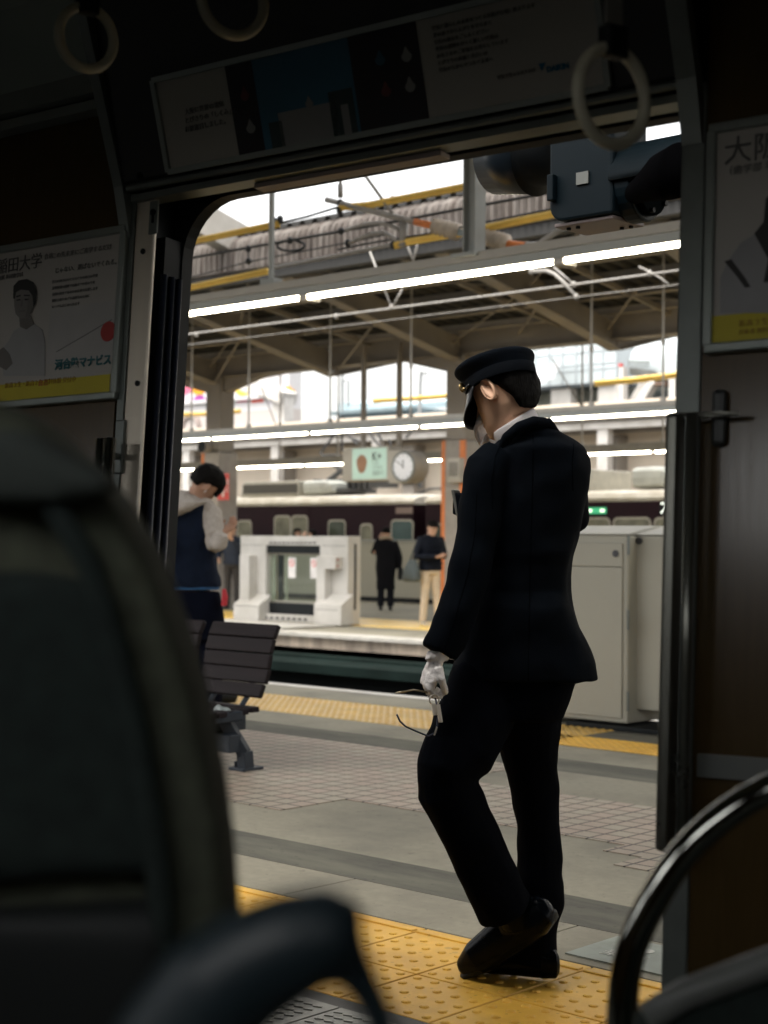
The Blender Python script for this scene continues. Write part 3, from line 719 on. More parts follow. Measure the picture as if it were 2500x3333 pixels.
for (a, c, ar) in (((1352, 722), (1417, 737), arm1), ((1652, 793), (1712, 801), arm2)): MB().tube([PY(*S(*a), YC), PY(*S(*c), YC)], .028, 10).build('orange_sleeve', orange, ar, smooth=True)
for (a, c, lab) in (((1412, 736), (1496, 757), 'ribbed cream insulator left of the H post'), ((1568, 768), (1655, 793), 'ribbed cream insulator right of the H post')):
    A = PY(*S(*a), YC); Cc = PY(*S(*c), YC); pts = []; rr = []
    for k in range(25):
        t = k/24; pts.append(A.lerp(Cc, t)); rr.append((.045+.018*(1 if k % 4 in (1, 2) else 0))*(1 if .06 < t < .94 else .6)*1.05)
    tag(MB().tube(pts, rr, 16).build('insulator', ins, smooth=True), lab, 'insulator', 'insulators')
b = MB(); p = PY(*S(1532, 762), YC); b.bar(PY(*S(1496, 757), YC), PY(*S(1568, 769), YC), .05, .05)
pass
tag(b.build('insulator_bracket', steel_d), 'steel bracket joining the two insulators to the H post', 'bracket')
YD = 13.0
b = MB()
b.tube([PY(*S(*q), YD) for q in ((560, 1098), (582, 1092), (1160, 1019), (1845, 930), (2300, 868))], .013, 8)
b.tube([PY(*S(*q), YD) for q in ((560, 1129), (582, 1126), (1160, 1055), (1923, 961), (2300, 915))], .005, 6)
for q in (((1203, 816), (1275, 1003)), ((1310, 940), (1278, 1000)), ((1366, 770), (1345, 850)), ((1310, 760), (1346, 850)), ((1803, 870), (1868, 926))): b.tube([PY(*S(*q[0]), YD), PY(*S(*q[1]), YD)], .011, 6)
b.tube([PY(*S(*q), YD) for q in ((1728, 884), (1779, 882), (1805, 892), (1832, 916), (1876, 966))], .020, 8)
b.tube([PY(*S(*q), YD) for q in ((2080, 868), (2115, 885), (2150, 905), (2175, 925))], .010, 6)
for q in ((1275, 1000), (1868, 926), (1876, 966), (2115, 890), (1730, 884), (640, 1090), (1095, 1030)): b.ball(PY(*S(*q), YD), (.028, .028, .035), 8, 6)
tag(b.build('overhead_wire', pipe, smooth=True), 'pale overhead rods and arms under the far canopy, below the nearest light line', 'overhead wire')
b = MB()
for a, c in (((791, 1088), (683, 1272)), ((1209, 1064), (1100, 1205)), ((1770, 970), (1682, 1093)), ((2074, 942), (1962, 1093)), ((1900, 690+1000-690), (1900, 1001))):
    b.tube([PY(*S(*a), 19.0), PY(*S(*c), YG)], .020, 6)
for a, c in (((1455, 980), (1490, 1090)), ((850, 1260), (905, 1400)), ((1795, 1165), (1890, 1320))): b.tube([PY(*S(*a), YG), PY(*S(*c), YG)], .010, 6)
b2 = b.build('stay_rod', canopy); adopt(can, b2)
# hanging posts for the sign
# ------------------------------------------------------------------ platform clock and advertising sign
YS = 20.0
sg = empty('sign_box', PY(*c6(700, 540), YS), 'hanging sign box with a lit green poster and a round white clock', 'sign')
x0 = PY(*c6(380, 540), YS).x; x1 = PY(*c6(880, 540), YS).x; zt = PY(*c6(640, 345), YS).z; zb = PY(*c6(640, 715), YS).z
ps = [MB().box(x0, x1, YS, YS+.35, zb, zt).build('case', offw, bevel=.015)]
xp0 = PY(*c6(490, 520), YS).x; xp1 = PY(*c6(860, 520), YS).x; pz1 = PY(*c6(675, 362), YS).z; pz0 = PY(*c6(675, 695), YS).z
ps.append(MB().box(xp0, xp1, YS-.008, YS+.001, pz0, pz1).build('poster', emis('lit_pale_green', (.42, .58, .50), .12)))
wk = mat('poster_dark_grey', (.06, .07, .06), .6)
wd = xp1-xp0; h_ = pz1-pz0
ps.append(text('K+', h_*.38, wk, (xp0+wd*.58, YS-.010, pz0+h_*.60), (1, 0, 0), (0, 0, 1), bold=.004, xs=.9))
ps.append(text('KOBE\nTOYAMA', h_*.13, mat('poster_grey', (.25, .32, .28), .6), (xp0+wd*.60, YS-.010, pz0+h_*.46), (1, 0, 0), (0, 0, 1), xs=.8))
b = MB()
for k in range(4): b.box(xp0+wd*.60, xp0+wd*(.92 if k % 2 else .8), YS-.011, YS-.008, pz0+h_*(.12+k*.04), pz0+h_*(.14+k*.04))
ps.append(b.build('small_print', mat('poster_grey', (.25, .32, .28))))
b = MB()   # a plain brown rounded shape in place of the printed character
cx, cz = xp0+wd*.28, pz0+h_*.5
b.prism([(cx+wd*.15*math.cos(t)*(1+.1*math.sin(3*t)), YS-.011, cz+h_*.30*math.sin(t)) for t in [k*math.pi/12 for k in range(24)]], (0, .003, 0))
ps.append(b.build('brown_print', mat('poster_brown', (.40, .22, .13), .6)))
ck = PY(*c6(1040, 560), YS); r_ = .5*(PY(*c6(1040, 385), YS).z-PY(*c6(1040, 735), YS).z)
b = MB(); b.cyl((ck.x, YS+.0, ck.z), (ck.x, YS+.35, ck.z), r_, 40); b.box(x1+.0, ck.x, YS+.004, YS+.346, ck.z-r_, ck.z+r_)
ps.append(b.build('clock_case', offw))
rf = .5*(PY(*c6(1040, 415), YS).z-PY(*c6(1040, 700), YS).z)
ps.append(MB().cyl((ck.x, YS-.012, ck.z), (ck.x, YS, ck.z), rf, 40).build('clock_face', emis('clock_white', (.66, .66, .68), .1)))
ps.append(MB().torus((ck.x, YS-.01, ck.z), (1, 0, 0), (0, 0, 1), rf+.02, .018, 40, 8).build('clock_rim', steel_d, smooth=True))
b = MB(); 
for k in range(12):
    t = k*math.pi/6; d_ = Vector((math.sin(t), 0, math.cos(t))); b.bar(Vector((ck.x, YS-.014, ck.z))+d_*rf*.82, Vector((ck.x, YS-.014, ck.z))+d_*rf*.93, .012, .004, (0, 1, 0))
for ang, ln, ww in ((-57, .85, .012), (0, .5, .02)):
    d_ = Vector((math.sin(rad(ang)), 0, math.cos(rad(ang)))); b.bar(Vector((ck.x, YS-.016, ck.z))-d_*rf*.12, Vector((ck.x, YS-.016, ck.z))+d_*rf*ln, ww, .004, (0, 1, 0))
ps.append(b.build('clock_hands', wk))
b = MB()
for sx in (1183, 1299):
    p = PY(*S(sx, 1440), YS+.17); b.box(p.x-.035, p.x+.035, YS+.13, YS+.21, zt, 4.6)
ps.append(b.build('hanger', canopy)); adopt(sg, *ps)
for (px, lo, lab) in ((S(648/K*K+0, 0), 0, ''),):
    pass
# ------------------------------------------------------------------ maroon train beyond the far platform
YT = 26.6
maroon = mat('maroon_paint', (.014, .005, .008), .45, var=.1, scale=2, spec=.1)
ivory = mat('ivory_roof', (.46, .42, .34), .5, var=.08, scale=3, dirt=(.62, .59, .52), dscale=2.5, stretch=(1, 2, 1))
pane = mat('window_pane_dark', (.04, .05, .035), .1, var=.3, scale=3)
panel_l = mat('window_pane_light', (.13, .125, .085), .15, var=.35, scale=4)
rim = mat('window_rim', (.30, .28, .23), .35, metal=.5)
def rrect(x0, x1, z0, z1, y, r, n=5):
    pts = []
    for (cx, cz, a0) in ((x1-r, z1-r, 0), (x0+r, z1-r, 90), (x0+r, z0+r, 180), (x1-r, z0+r, 270)):
        for k in range(n+1):
            a = rad(a0+90*k/n); pts.append((cx+r*math.cos(a), y, cz+r*math.sin(a)))
    return pts
def win(x0, x1, z0, z1, m, y=YT, r=.09):
    f = MB().prism(rrect(x0-.04, x1+.04, z0-.04, z1+.04, y-.016, r+.03), (0, .02, 0)).build('window', rim)
    g = MB().prism(rrect(x0, x1, z0, z1, y-.022, r), (0, .01, 0)).build('pane', m, f)
    return f
def car(x0, x1, wins, units, label, doors=()):
    r = empty('train_car', ((x0+x1)/2, YT+1.4, -1.1), label, 'train', 'maroon train beyond the far platform')
    zr = PY(*c6(700, 962), YT).z; zt = PY(*c6(300, 862), YT+.4).z
    b = MB().box(x0, x1, YT, YT+2.8, -.95, zr-.02); ps = [b.build('body', maroon, bevel=.03)]
    n = 10; secs = []
    for x, k in ((x0-.02, .80), (x0+.25, .97), (x0+.8, 1), (x1-.8, 1), (x1-.25, .97), (x1+.02, .80)):
        secs.append((x, k))
    vs = []; prof = [(0, 0), (-.02, .10), (.03, .24), (.22, .34), (.7, .37), (1.4, .385), (2.1, .37), (2.58, .34), (2.77, .24), (2.82, .10), (2.8, 0)]
    sc = (zt-zr)/.36*1.0
    b = MB()
    for x, k in secs: vs += [(x, YT+1.4+(a-1.4)*(.9+.1*k), zr-.02+c_*sc*k) for a, c_ in prof]
    m_ = len(prof); b.add(vs, [(i*m_+j, (i+1)*m_+j, (i+1)*m_+j+1, i*m_+j+1) for i in range(len(secs)-1) for j in range(m_-1)]+[tuple(range(m_)), tuple(range((len(secs)-1)*m_, len(secs)*m_))])
    ps.append(b.build('roof', ivory, smooth=False, bevel=.0))
    for wn in wins: ps.append(win(*wn))
    for d_ in doors: ps.append(MB().box(d_[0], d_[1], YT-.008, YT+.01, -.6, 1.93).build('door', maroon, bevel=.01))
    for (u0, u1, ut, rounded) in units:
        u = MB(); zb_ = zt-.02
        if rounded:
            secs = [((u0+(u1-u0)*t, YT+1.0, zb_+(ut-zb_)*.5), (0, 1, 0), (0, 0, 1), .75*k, (ut-zb_)*.5*k2, 5) for t, k, k2 in ((0, .92, .7), (.04, 1, .97), (.5, 1, 1), (.85, 1, .93), (1, .9, .55))]
            u.rings(secs, 24); ps.append(u.build('air_conditioner', mat('ac_grey_cover', (.40, .41, .37), .5, dirt=(.3, .3, .27), dscale=2), smooth=False, bevel=.01))
        else:
            u.prism([(u0, YT+.2, zb_), (u1, YT+.2, zb_), (u1, YT+.2, ut), (u0+.12, YT+.2, ut)], (0, 1.6, 0)); q = u.build('air_conditioner', mat('ac_beige_cover', (.38, .36, .30), .5), bevel=.02); ps.append(q)
            g = MB().box(u0+.10, u1-.02, YT+.185, YT+.199, zb_+.07, ut-.07).build('intake_grille', mat('ac_dark_mesh', (.07, .065, .055), .8, var=.5, scale=60), q)
    adopt(r, *ps); return r
X6 = lambda x, y=1200, Y=YT: PY(*c6(x, y), Y).x
X1 = lambda x, y=1200, Y=YT: PY(*c1(x, y), Y).x
X3 = lambda x, y=100, Y=YT: PY(*c3(x, y), Y).x
xe = X6(1150, 900); zw = PY(*c1(950, 1130), YT).z; zs_ = PY(*c1(1120, 1152), YT).z; ut = PY(*c1(500, 905), YT+.2).z
car(-58, xe-.02, [(X1(395), X1(466), .95, zw, panel_l), (X1(605), X1(688), .8, PY(*c1(700, 1105), YT).z, panel_l), (X1(703), X1(786), .8, PY(*c1(700, 1105), YT).z, panel_l), (X1(912), X1(1000), .85, zw, pane),
    (X1(1095), X1(1152), .75, zs_, panel_l), (X1(-200), X1(-90), .95, zw, pane), (X1(100), X1(230), .95, zw, pane), (X1(1270), X1(1384), .85, zw, mat('window_pane_green', (.02, .05, .045), .1, coat=.5))],
    [(X1(372), X1(700), ut, 0), (X1(712), X1(868), ut+.02, 1)], 'maroon train car with ivory roof, folded pantograph and grey rooftop unit, left half', doors=[(X1(592), X1(798))])
lp_ = PY(*c6(1050, 1030), YT)
zr_ = PY(*c3(600, 105), YT).z
cr = car(xe+.35, 4, [(X1(1500), X1(1590), .85, zs_, pane), (X3(460), X3(735), .8, zr_, panel_l), (X3(785), X3(1080), .8, zr_, panel_l), (X3(1132), X3(1330), .8, zr_, panel_l)],
    [(X3(300, -60), X3(515, -60), PY(*c3b(0, 0), YT).z*0+PY(*S(1960, 1525), YT+.2).z, 0), (PY(*S(2030, 1530), YT).x, PY(*S(2146, 1530), YT).x, PY(*S(2080, 1516), YT+.2).z, 1)], 'maroon train car with ivory roof and a green destination display, right of the gap')
sm = MB().box(X1(1290), X1(1385), YT-.01, YT+.01, PY(*c1(1300, 1086), YT).z, PY(*c1(1300, 1050), YT).z).build('side_display', mat('side_display_taupe', (.16, .11, .09), .4)); adopt([o for o in bpy.data.objects if o.name == 'train_car'][0], sm)
gz0, gz1 = PY(*c3(630, 58), YT).z, PY(*c3(630, 5), YT).z
gs = MB().box(X3(550), X3(712), YT-.015, YT+.01, gz0, gz1).build('destination_display', emis('display_dark_green', (.02, .20, .09), .5))
g2 = MB(); g2.box(X3(558), X3(592), YT-.02, YT-.014, gz0+.04, gz1-.04); g2.box(X3(665), X3(697), YT-.02, YT-.014, gz0+.04, gz1-.04)
g2 = g2.build('display_text', emis('display_pale', (.75, .9, .6), .8), gs)
bx = MB().box(X3(1165), X3(1420), YT-.012, YT+.01, gz0-.02, gz1+.05).build('destination_display', dark)
adopt(cr, gs, bx); p = PY(*c3(1165, 45), YT-.02)
tt = text('大阪', .34, emis('display_white', (.75, .8, .7), .8), (p.x, YT-.016, p.z), (1, 0, 0), (0, 0, 1), parent=None); adopt(cr, tt)
# pantograph gear
b = MB(); YQ = YT+1.0
P6 = lambda x, y: PY(*c6(x, y), YQ)
b.box(P6(-240, 820).x, P6(600, 820).x, YQ-.5, YQ+.5, P6(0, 855).z, P6(0, 812).z)
b.box(P6(90, 750).x, P6(925, 750).x, YQ-.05, YQ+.05, P6(0, 770).z, P6(0, 745).z)
b.box(P6(750, 750).x, P6(925, 750).x, YQ-.2, YQ+.2, P6(0, 808).z, P6(0, 745).z)
for xx in (105, 200, 260, 330, 400, 450, 520, 580, 640, 700): b.box(P6(xx, 750).x, P6(xx+28, 750).x, YQ-.12, YQ+.12, P6(0, 815).z, P6(0, 725 if xx % 3 else 700).z)
for a, c in (((210, 715), (375, 590)), ((230, 720), (390, 600)), ((280, 540), (372, 605)), ((330, 610), (520, 700)), ((1130, 715), (1225, 705)), ((1205, 705), (1225, 790)), ((1190, 700), (1215, 790))):
    b.tube([P6(*a), P6(*c)], .045, 8)
for a, c in (((150, 405), (290, 220)), ((140, 405), (190, 465)), ((420, 200), (545, 325)), ((650, 180), (790, 345)), ((740, 165), (805, 275)), ((330, 170), (330, 460)), ((375, 200), (375, 400)), ((150, 210), (430, 205)), ((600, 300), (500, 260)), ((905, 330), (880, 270)), ((1070, 245), (1130, 180)), ((190, 435), (375, 440))):
    b.tube([P6(*a), P6(*c)], .030, 6)
for a, c in (((1190, 850), (1330, 800)), ((1330, 800), (1560, 790))): b.tube([P6(*a), P6(*c)], .03, 6)
pg = b.build('pantograph', mat('pantograph_black', (.035, .035, .035), .5)); adopt([o for o in bpy.data.objects if o.name == 'train_car'][0], pg)

# ------------------------------------------------------------------ station wall and neighbouring roof behind the train
cream = mat('cream_wall', (.74, .64, .52), .8, var=.04, scale=1.5, dirt=(.66, .57, .46), dscale=.6)
YW = 34.3; YB2 = 33.5
ws = empty('station_building', (-35, YW, -1.2), 'long cream station wall with white beam and posts behind the maroon train', 'building')
zbm1 = PY(*c1(975, 645), YB2).z; zbm0 = PY(*c1(975, 672), YB2).z
ps = [MB().box(-110, 30, YW, YW+.3, -1.3, zbm1+.6).build('wall', cream)]
ps.append(MB().box(-110, 30, YB2, YW, zbm1+.12, zbm1+.22).build('soffit', canopy))
ps.append(MB().box(-110, 30, YB2-.2, YB2-.0, zbm0-.06, zbm1-.02).build('beam', white))
ps.append(MB().box(-110, 30, YB2-.35, YB2-.05, zbm1+.02, zbm1+.26).build('gutter', mat('gutter_taupe', (.22, .19, .16), .6)))
b = MB()
for xx in (PY(*c1(620, 700), YB2).x, PY(*c1(115, 740), YB2).x, PY(*c8(865, 1050), YB2).x, PY(*c1(1195, 680), YB2).x):
    b.box(xx-.16, xx+.16, YB2-.15, YB2+.1, zbm0-1.45, zbm0-.04)
ps.append(b.build('post', white))
b = MB()
for xx in (PY(*c1(165, 750), YW-.3).x, PY(*c1(660, 720), YW-.3).x, PY(*c1(1390, 600), YW-.3).x, PY(*c8(960, 1050), YW-.3).x):
    b.box(xx-.25, xx+.2, YW-.5, YW-.01, zbm0-1.9, zbm0-.2); b.box(xx-.5, xx+.3, YW-.6, YW-.3, zbm0-1.3, zbm0-1.15)
ps.append(b.build('duct', canopy))
ps.append(MB().box(-110, 30, YW-.02, YW-.001, zbm0-.1, zbm1+.1).build('recess_shade_band', canopy))  # taupe strip puts the recess shade under the soffit into the wall colour
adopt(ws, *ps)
# mural building
YM2 = 62
P5 = lambda x, y, Y=YM2: PY(*c5b(x, y), Y)
mb = empty('mural_building', P5(600, 400), 'white building painted with pink, orange and purple scallops, behind the left canopy column', 'building')
mw_ = mat('mural_white', (.72, .70, .70), .8, var=.03); ps = []
z0_, z1_ = P5(0, 1100).z, P5(0, -250).z; xl_, xr_ = P5(-600, 300).x, P5(1262, 300).x
ps.append(MB().box(xl_, xr_, YM2, YM2+1, -2, P5(0, 420).z).build('lower_wall', mat('mural_cream', (.62, .56, .52), .8, var=.03)))
ps.append(MB().box(xl_, xr_, YM2, YM2+1, P5(0, 420).z, z1_).build('upper_wall', mw_))
ps.append(MB().box(xl_, xr_, YM2-.25, YM2-.01, P5(0, 305).z, P5(0, 270).z).build('cornice', mw_))
cl = {'pink': (.75, .17, .27), 'orange': (.85, .34, .02), 'lilac': (.55, .50, .58), 'purple': (.30, .06, .28), 'yellow': (.80, .58, .08), 'red': (.78, .10, .06)}
def semi(cx, cy_, r, upw, colr):
    c0 = P5(cx, cy_); rr = (P5(cx+r, cy_).x-c0.x); rz = abs(P5(cx, cy_-r).z-c0.z)
    pts = [(c0.x+rr*math.cos(t), YM2-.03, c0.z+(1 if upw else -1)*rz*math.sin(t)) for t in [k*math.pi/16 for k in range(17)]]
    ps.append(MB().prism(pts, (0, .025, 0)).build('painted_scallop', mat('mural_'+colr, cl[colr], .8, var=.03)))
for i, cx in enumerate((-180, -20, 140, 297, 455, 612, 768, 925, 1095, 1250)):
    sl = 6*i
    semi(cx, 92+sl*.8, 80, False, ['orange', 'yellow', 'pink', 'orange', 'red', 'purple', 'yellow', 'lilac', 'lilac', 'orange'][i])
    semi(cx, 242+sl*.55, 68 if i != 9 else 10, True, ['red', 'red', 'lilac', 'purple', 'pink', 'orange', 'pink', 'red', 'lilac', 'lilac'][i])
semi(1095, 150, 66, True, 'pink'); semi(1245, 150, 60, True, 'orange')
lg = P5(205, 545); rr = abs(P5(305, 545).x-lg.x)
tp = mat('mural_taupe', (.38, .31, .28), .7)
b = MB(); b.torus((lg.x, YM2-.04, lg.z), (1, 0, 0), (0, 0, 1), rr*.86, rr*.14, 40, 8); b.torus((lg.x, YM2-.04, lg.z), (1, 0, 0), (0, 0, 1), rr*1.12, rr*.03, 40, 6)
b.box(lg.x-rr*2.2, lg.x-rr, YM2-.05, YM2-.01, lg.z-rr*.1, lg.z+rr*.0); b.box(lg.x-rr*2.2, lg.x-rr, YM2-.05, YM2-.01, lg.z+rr*.3, lg.z+rr*.4)
ps.append(b.build('ring_emblem', tp)); adopt(mb, *ps)
# pale gable in front of it
YGb = 50; b = MB()
b.bar(PY(*c5b(960, 90), YGb), PY(*c5b(1262, 225), YGb), 1.0, .55); b.bar(PY(*c5b(720, 110), YGb), PY(*c5b(1262, 318), YGb), .2, .12)
b.box(PY(*c5b(1135, 400), YGb).x, PY(*c5b(1262, 400), YGb).x, YGb-.3, YGb+.3, 0, PY(*c5b(1200, 215), YGb).z)
tag(b.build('gable_frame', white), 'white gable end frame in front of the painted building', 'building frame')
# pale blue low building, centre
YL = 70; P1 = lambda x, y, Y=YL: PY(*c1(x, y), Y)
b = MB().box(P1(965, 500).x, P1(1390, 500).x, YL, YL+10, 0, P1(1100, 500).z).build('wall', mat('pale_blue_wall', (.38, .52, .58), .7, var=.05))
lbx = empty('low_building', P1(1170, 600), 'low pale blue building seen under the canopy left of the cap', 'building')
b2 = MB().box(P1(960, 500).x, P1(1400, 500).x, YL-.6, YL+10, P1(1100, 520).z, P1(1100, 500).z).build('eave', mat('blue_grey_eave', (.22, .28, .30), .6))
b3 = MB().prism([P1(965, 500), P1(1390, 500), P1(1385, 462), P1(970, 455)], (0, 6, .8)).build('roof', mat('pale_blue_roof', (.46, .58, .62), .6))
adopt(lbx, b, b2, b3)
b = MB().box(P1(1392, 500).x, P1(1640, 500).x, YL+3, YL+12, 0, PY(*c1(1500, 455), YL+3).z).build('block_building', mat('hazy_white_wall', (.55, .60, .62), .8))
tag(b, 'hazy pale block just left of the canopy column behind the cap', 'building')
b = MB()
b.tube([P1(1462, 290), P1(1435, 275), P1(1428, 350), P1(1425, 520)], .12, 6)
tag(b.build('mast', mat('hazy_mast', (.35, .36, .36), .7)), 'hazy hooked mast against the white sky, just left of the cap', 'mast')
b = MB(); b.tube([P1(985, 290), P1(985, 560)], .12, 6); b.tube([P1(985, 330), P1(1020, 330), P1(1020, 470)], .10, 6)
tag(b.build('mast', MATS['hazy_mast']), 'hazy thin mast with a side arm at the left end of the pale blue building', 'mast')
# white warehouse, right
YR = 45; P8 = lambda x, y, Y=YR: PY(*c8(x, y), Y)
wh = empty('warehouse', P8(600, 700), 'white panelled warehouse with grey ground floor bays behind the far canopy', 'building'); ps = []
pw = mat('warehouse_panel', (.56, .62, .64), .5, var=.04, scale=1)
x0_, x1_ = P8(-500, 400).x, P8(985, 400).x; ze = P8(600, 545).z
ps.append(MB().box(x0_, x1_, YR, YR+12, ze, P8(500, -100).z).build('upper_wall', pw))
b = MB()
for k in range(-4, 8):
    xx = P8(140*k+0, 400).x; b.box(xx-.03, xx+.03, YR-.03, YR+.001, ze, P8(500, -100).z)
for yy in (215, 345, 400): b.box(x0_, x1_, YR-.02, YR+.001, P8(600, yy).z-.02, P8(600, yy).z+.02)
ps.append(b.build('panel_joint', mat('joint_grey', (.40, .44, .46), .6)))
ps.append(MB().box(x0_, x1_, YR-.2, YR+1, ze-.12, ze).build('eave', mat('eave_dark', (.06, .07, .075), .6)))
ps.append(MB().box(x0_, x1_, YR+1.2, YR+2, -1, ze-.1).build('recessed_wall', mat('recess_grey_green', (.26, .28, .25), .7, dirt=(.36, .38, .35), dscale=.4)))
b = MB()
for cx in (-180, 415, 908): xx = P8(cx, 640).x; b.box(xx-.42, xx+.42, YR-.1, YR+.3, -1, ze-.12)
ps.append(b.build('pillar', white)); adopt(wh, *ps)
# tent like white canopy at its left
b = MB(); b.add([P8(60, 400, 43), P8(400, 310, 43), P8(330, 480, 43), P8(160, 555, 43), P8(60, 555, 43), P8(60, 400, 44.5), P8(400, 310, 44.5)], [(0, 1, 2, 3, 4), (5, 6, 1, 0)])
tag(b.build('awning', mat('awning_white', (.66, .68, .70), .8)), 'white sloping awning left of the warehouse, behind the nape of the uniformed man', 'awning')
# stair building at the right edge
st_ = empty('stair_building', P8(1300, 700, 40), 'cream and white building with a rooftop stair, at the right of the doorway', 'building'); YS2 = 41
P9 = lambda x, y: PY(*c8(x, y), YS2); ps = []
ps.append(MB().box(P9(1300, 300).x, P9(1900, 300).x, YS2+3, YS2+8, 0, P9(1400, -150).z).build('cream_wall', cream))
ps.append(MB().box(P9(985, 300).x, P9(1310, 300).x, YS2+3.5, YS2+8, 0, P9(1100, -150).z).build('white_wall', white))
ps.append(MB().box(P9(1110, 450).x, P9(1900, 450).x, YS2, YS2+3, P9(1200, 520).z, P9(1200, 460).z).build('landing', white, bevel=.02))
ps.append(MB().box(P9(1385, 550).x, P9(1505, 550).x, YS2-.1, YS2+1, P9(1400, 560).z, P9(1400, 528).z).build('brown_ledge', mat('ledge_brown', (.16, .10, .07), .7)))
b = MB(); b.bar(P9(1370, 520), P9(1235, 740), .35, .22)
for k in range(6): b.bar(P9(1225+k*28, 530), P9(1105+k*25, 740), .04, .04)
ps.append(b.build('stair', white))
b = MB(); b.box(P9(1520, 650).x, P9(1590, 650).x, YS2, YS2+.5, 0, P9(1500, 480).z); b.box(P9(1042, 650).x, P9(1080, 650).x, YS2-.2, YS2+.1, 0, P9(1050, 370).z)
ps.append(b.build('pillar', white))
ps.append(MB().box(P9(1040, 350).x, P9(1070, 350).x, YS2-.22, YS2-.1, P9(1050, 365).z, P9(1050, 335).z).build('red_fitting', mat('red_notice', (.5, .1, .05))))
b = MB(); b.prism([P9(1112, 375), P9(1190, 378), P9(1232, 448), P9(1112, 448)], (0, 1.5, 0)); ps.append(b.build('dark_opening', mat('opening_dark', (.10, .10, .09), .6)))
ps.append(MB().box(P9(1088, 205).x, P9(1160, 205).x, YS2+3.4, YS2+3.52, P9(1100, 222).z, P9(1100, 190).z).build('vent', canopy))
ps.append(MB().box(P9(1110, 110).x, P9(1270, 110).x, YS2+3.4, YS2+3.52, P9(1200, 130).z, P9(1200, 60).z).build('window', mat('far_window', (.35, .4, .42), .3)))
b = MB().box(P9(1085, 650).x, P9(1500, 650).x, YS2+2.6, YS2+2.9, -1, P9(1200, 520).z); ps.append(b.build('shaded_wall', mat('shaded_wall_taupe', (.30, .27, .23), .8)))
b = MB()
for k in range(9): b.tube([P9(1110+k*25, 300), P9(1110+k*25, 370)], .02, 5)
b.tube([P9(1105, 300), P9(1320, 315)], .03, 5); ps.append(b.build('railing', steel_d)); adopt(st_, *ps)
b = MB(); c_ = P8(1450, 420, 43); b.ball(P8(1460, 330, 43), (1.1, 1.1, .9), 16, 8); tag(b.build('tank_dome', pw, smooth=True), 'pale round tank on the roof at the right edge of the doorway', 'tank')
# ------------------------------------------------------------------ our own carriage (built in its canted frame)
YO = .08
tc = empty('train_interior', (0, 0, 0), 'dark carriage interior around the open doorway with stainless posts and walnut panels', 'train', mw=TM)
def tb(b, name, m, **k):
    o = b.build(name, m, **k); o.parent = tc; return o
xL, xR = -.60, .545
zD = LP(*S(1250, 546), YO).z
# outer skin with rounded doorway
def arch(xl, xr, zt, r, y, z0=-.1, n=8):
    pts = [(xr, y, z0)]
    for k in range(n+1): a = rad(90*k/n); pts.append((xr-r[1]+r[1]*math.cos(a), y, zt-r[1]+r[1]*math.sin(a)))
    for k in range(n+1): a = rad(90+90*k/n); pts.append((xl+r[0]+r[0]*math.cos(a), y, zt-r[0]+r[0]*math.sin(a)))
    pts.append((xl, y, z0)); return pts
inner = arch(xL, xR, zD, (.118, .05), YO)
ring = []
for (x, y, z) in inner:
    # outward offset on a large frame
    if z < 0: ring.append((-.72 if x < 0 else .68, y, z))
    else:
        t = (x-xL)/(xR-xL); 
        ring.append((-.72 if x < xL+.02 else (.68 if x > xR-.02 else x), y, z if (x < xL+.02 or x > xR-.02) and z < zD-.17 else 2.3))
b = MB(); n = len(inner); vs = inner+ring+[(x, y+.03, z) for x, y, z in inner]
b.add(vs, [(i, i+1, n+i+1, n+i) for i in range(n-1)]+[(i+1, i, 2*n+i, 2*n+i+1) for i in range(n-1)])
tb(b, 'door_surround', dark)
tb(MB().box(-.68, -.63, .004, YO+.03, -.1, 2.1).box(-.66, xL-.004, .03, YO+.025, -.1, 1.80), 'door_edge', dark)
b = MB()
for yy in (.028, .052, .074): b.tube([(xL-.001, yy, -.1), (xL-.001, yy, 1.72)], .007, 8)
tb(b, 'door_seal', mat('blue_black_rubber', (.012, .016, .03), .35, spec=.6), smooth=True)
tb(MB().box(xR, .66, .012, YO+.03, -.1, 2.1), 'door_edge', dark)
pst = tb(MB().box(-.657, -.603, -.006, .003, -.1, 1.885), 'door_post', steel, bevel=.004)
b = MB()
for (x, y) in ((309, 543), (297, 828)):
    q = LP(x, y, -.007); b.cyl((q.x, -.009, q.z), (q.x, -.005, q.z), .006, 10)
b.build('screw', dark, pst)
q = LP(333, 470, -.007); b = MB().box(q.x-.012, q.x+.012, -.010, -.006, q.z-.035, q.z+.035).build('catch_plate', steel_d, pst, bevel=.006)
b = MB().cyl((q.x, -.013, q.z+.01), (q.x, -.009, q.z+.01), .007, 10).box(q.x-.003, q.x+.003, -.012, -.0095, q.z-.012, q.z+.01).build('catch_hole', dark, pst)
tb(MB().box(-.676, -.6575, -.008, .02, -.1, 1.9), 'post_trim', steel_d)
tb(MB().box(xR+.001, .588, -.006, .012, -.1, 1.9), 'door_post', steel_d, bevel=.004)
